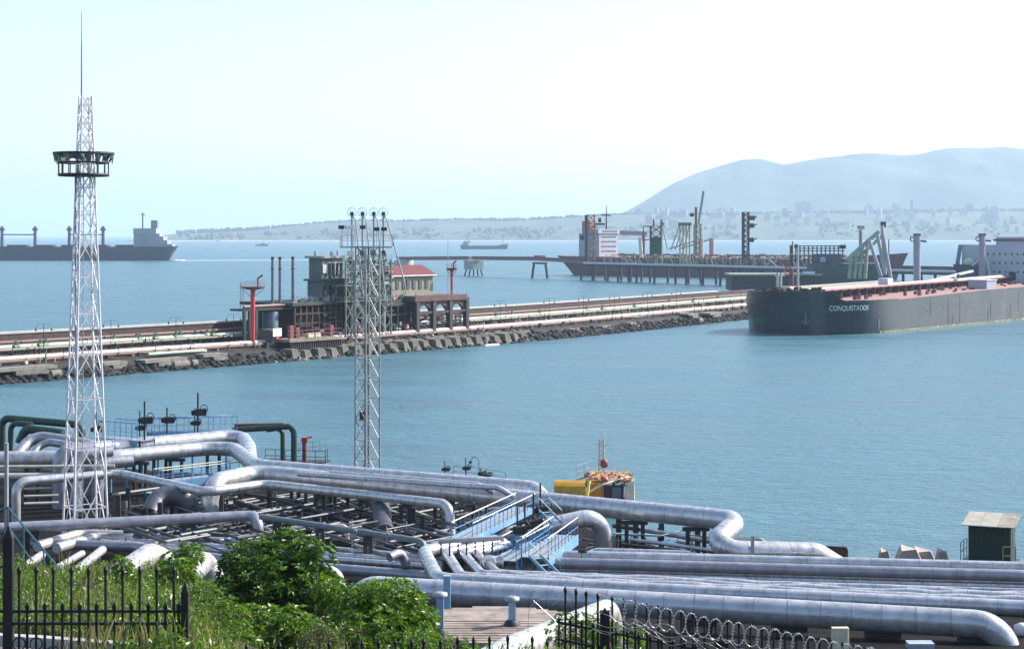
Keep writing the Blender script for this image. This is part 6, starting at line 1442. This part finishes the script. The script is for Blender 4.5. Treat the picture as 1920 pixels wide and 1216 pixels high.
bush('sapling', 'small bright green sapling poking above the weeds by the white elbow', 'sapling', [lob(330,1055,44,24,24), lob(358,1040,44,22,24), lob(310,1085,43,24,24), lob(345,1075,43,28,28)], 230, .15, .045, LEAFB, None, PD(335,1140,44))
bush('sapling', 'slim bright sapling above the fence behind the fourth long bar', 'sapling', [lob(228,1062,42,18,20), lob(240,1085,42,20,22)], 90, .13, .04, LEAFB, None, PD(235,1130,42))
bush('tall_weed', 'yellow green weedy shrub between the two leafy bushes', 'shrub', [lob(600,1200,33,42,30)], 260, .07, .014, WEED, None, PD(600,1240,33))
bush('leafy_weeds', 'bright weeds right of the right fence post', 'weeds', [lob(385,1140,33,42,50), lob(420,1165,33,40,44), lob(375,1195,31,45,40)], 620, .10, .02, LEAFB, None, PD(395,1240,33))
bush('leafy_weeds', 'low bright weeds behind the middle spear tips', 'weeds', [lob(850,1210,31,45,14), lob(790,1200,31,35,18)], 130, .09, .02, LEAFB, None, PD(820,1240,31))
bush('leafy_weeds', 'leafy weeds behind the right fence', 'weeds', [lob(1070,1180,38,45,30), lob(1110,1185,38,45,34), lob(1160,1200,38,50,26)], 300, .11, .028, LEAFB, None, PD(1110,1240,38))
# weeds covering the slope
random.seed(5)
for m_, nm, cnt, hh, wd in ((WEED, 'slope_grass', 20000, .20, .022), (DRY, 'dry_grass', 6000, .30, .012), (LEAFB, 'slope_weeds', 15000, .20, .035)):
    mb = MB(); i = 0
    while i < cnt:
        y = 21+(random.random()**1.1)*38; px = random.uniform(-40, 660) if random.random() < .93 else random.uniform(660, 1200)
        x = (px-960)/FPX*y; nz = noise.noise(V(x*.9, y*.5, 1.7)+V(0,0,hash(nm) % 1*0+len(nm)))
        i += 1
        if nz < -.12 and nm != 'dry_grass': continue
        if px < 110 and y < 25.2: continue
        base = gl(x, y, -.02); h_ = hh*random.uniform(.5, 1.5)*(1+1.2*max(0, nz)); 
        if nm == 'slope_weeds':
            top = base+V(random.uniform(-.1,.1), 0, h_*1.3)
            for q in range(3): leaf(mb, lerp(base, top, random.uniform(.4, 1)), (rdir()+V(0,0,.6)).normalized(), .12*random.uniform(.7, 1.3), wd)
        else:
            a_ = random.uniform(0, 6.28); s_ = V(math.cos(a_), math.sin(a_), 0)*wd; top = base+V(random.uniform(-.35,.35)*h_, random.uniform(-.3,.3)*h_, h_)
            mb.add([base-s_, base+s_, lerp(base, top, .6)+s_*.7+V(0,0,h_*.08), top], [(0,1,2,3)])
    struct(nm, mb, m_, 'stuff')
random.seed(91)
for i, (px, y, d, h_) in enumerate(((590,1180,28,.5), (640,1205,28,.35), (515,1205,28,.3), (585,1205,27,.4), (676,1205,27,.3))):
    p = PD(px, y+40, d); mb = MB(); mb.bar(p, p+V(.02,0,h_+.2), .006, 4)
    for k in range(26): leaf(mb, p+V(0,0,.2+h_*random.random()), (rdir()+V(0,0,1)).normalized(), .05, .008)
    solo('seed_stalk', mb, DRY, ['tall pale', 'short pale', 'small left', 'leaning pale', 'rightmost pale'][i]+' dry seed stalk at the bottom edge among the bushes', 'weed', 'dry seed stalks at the bottom edge')
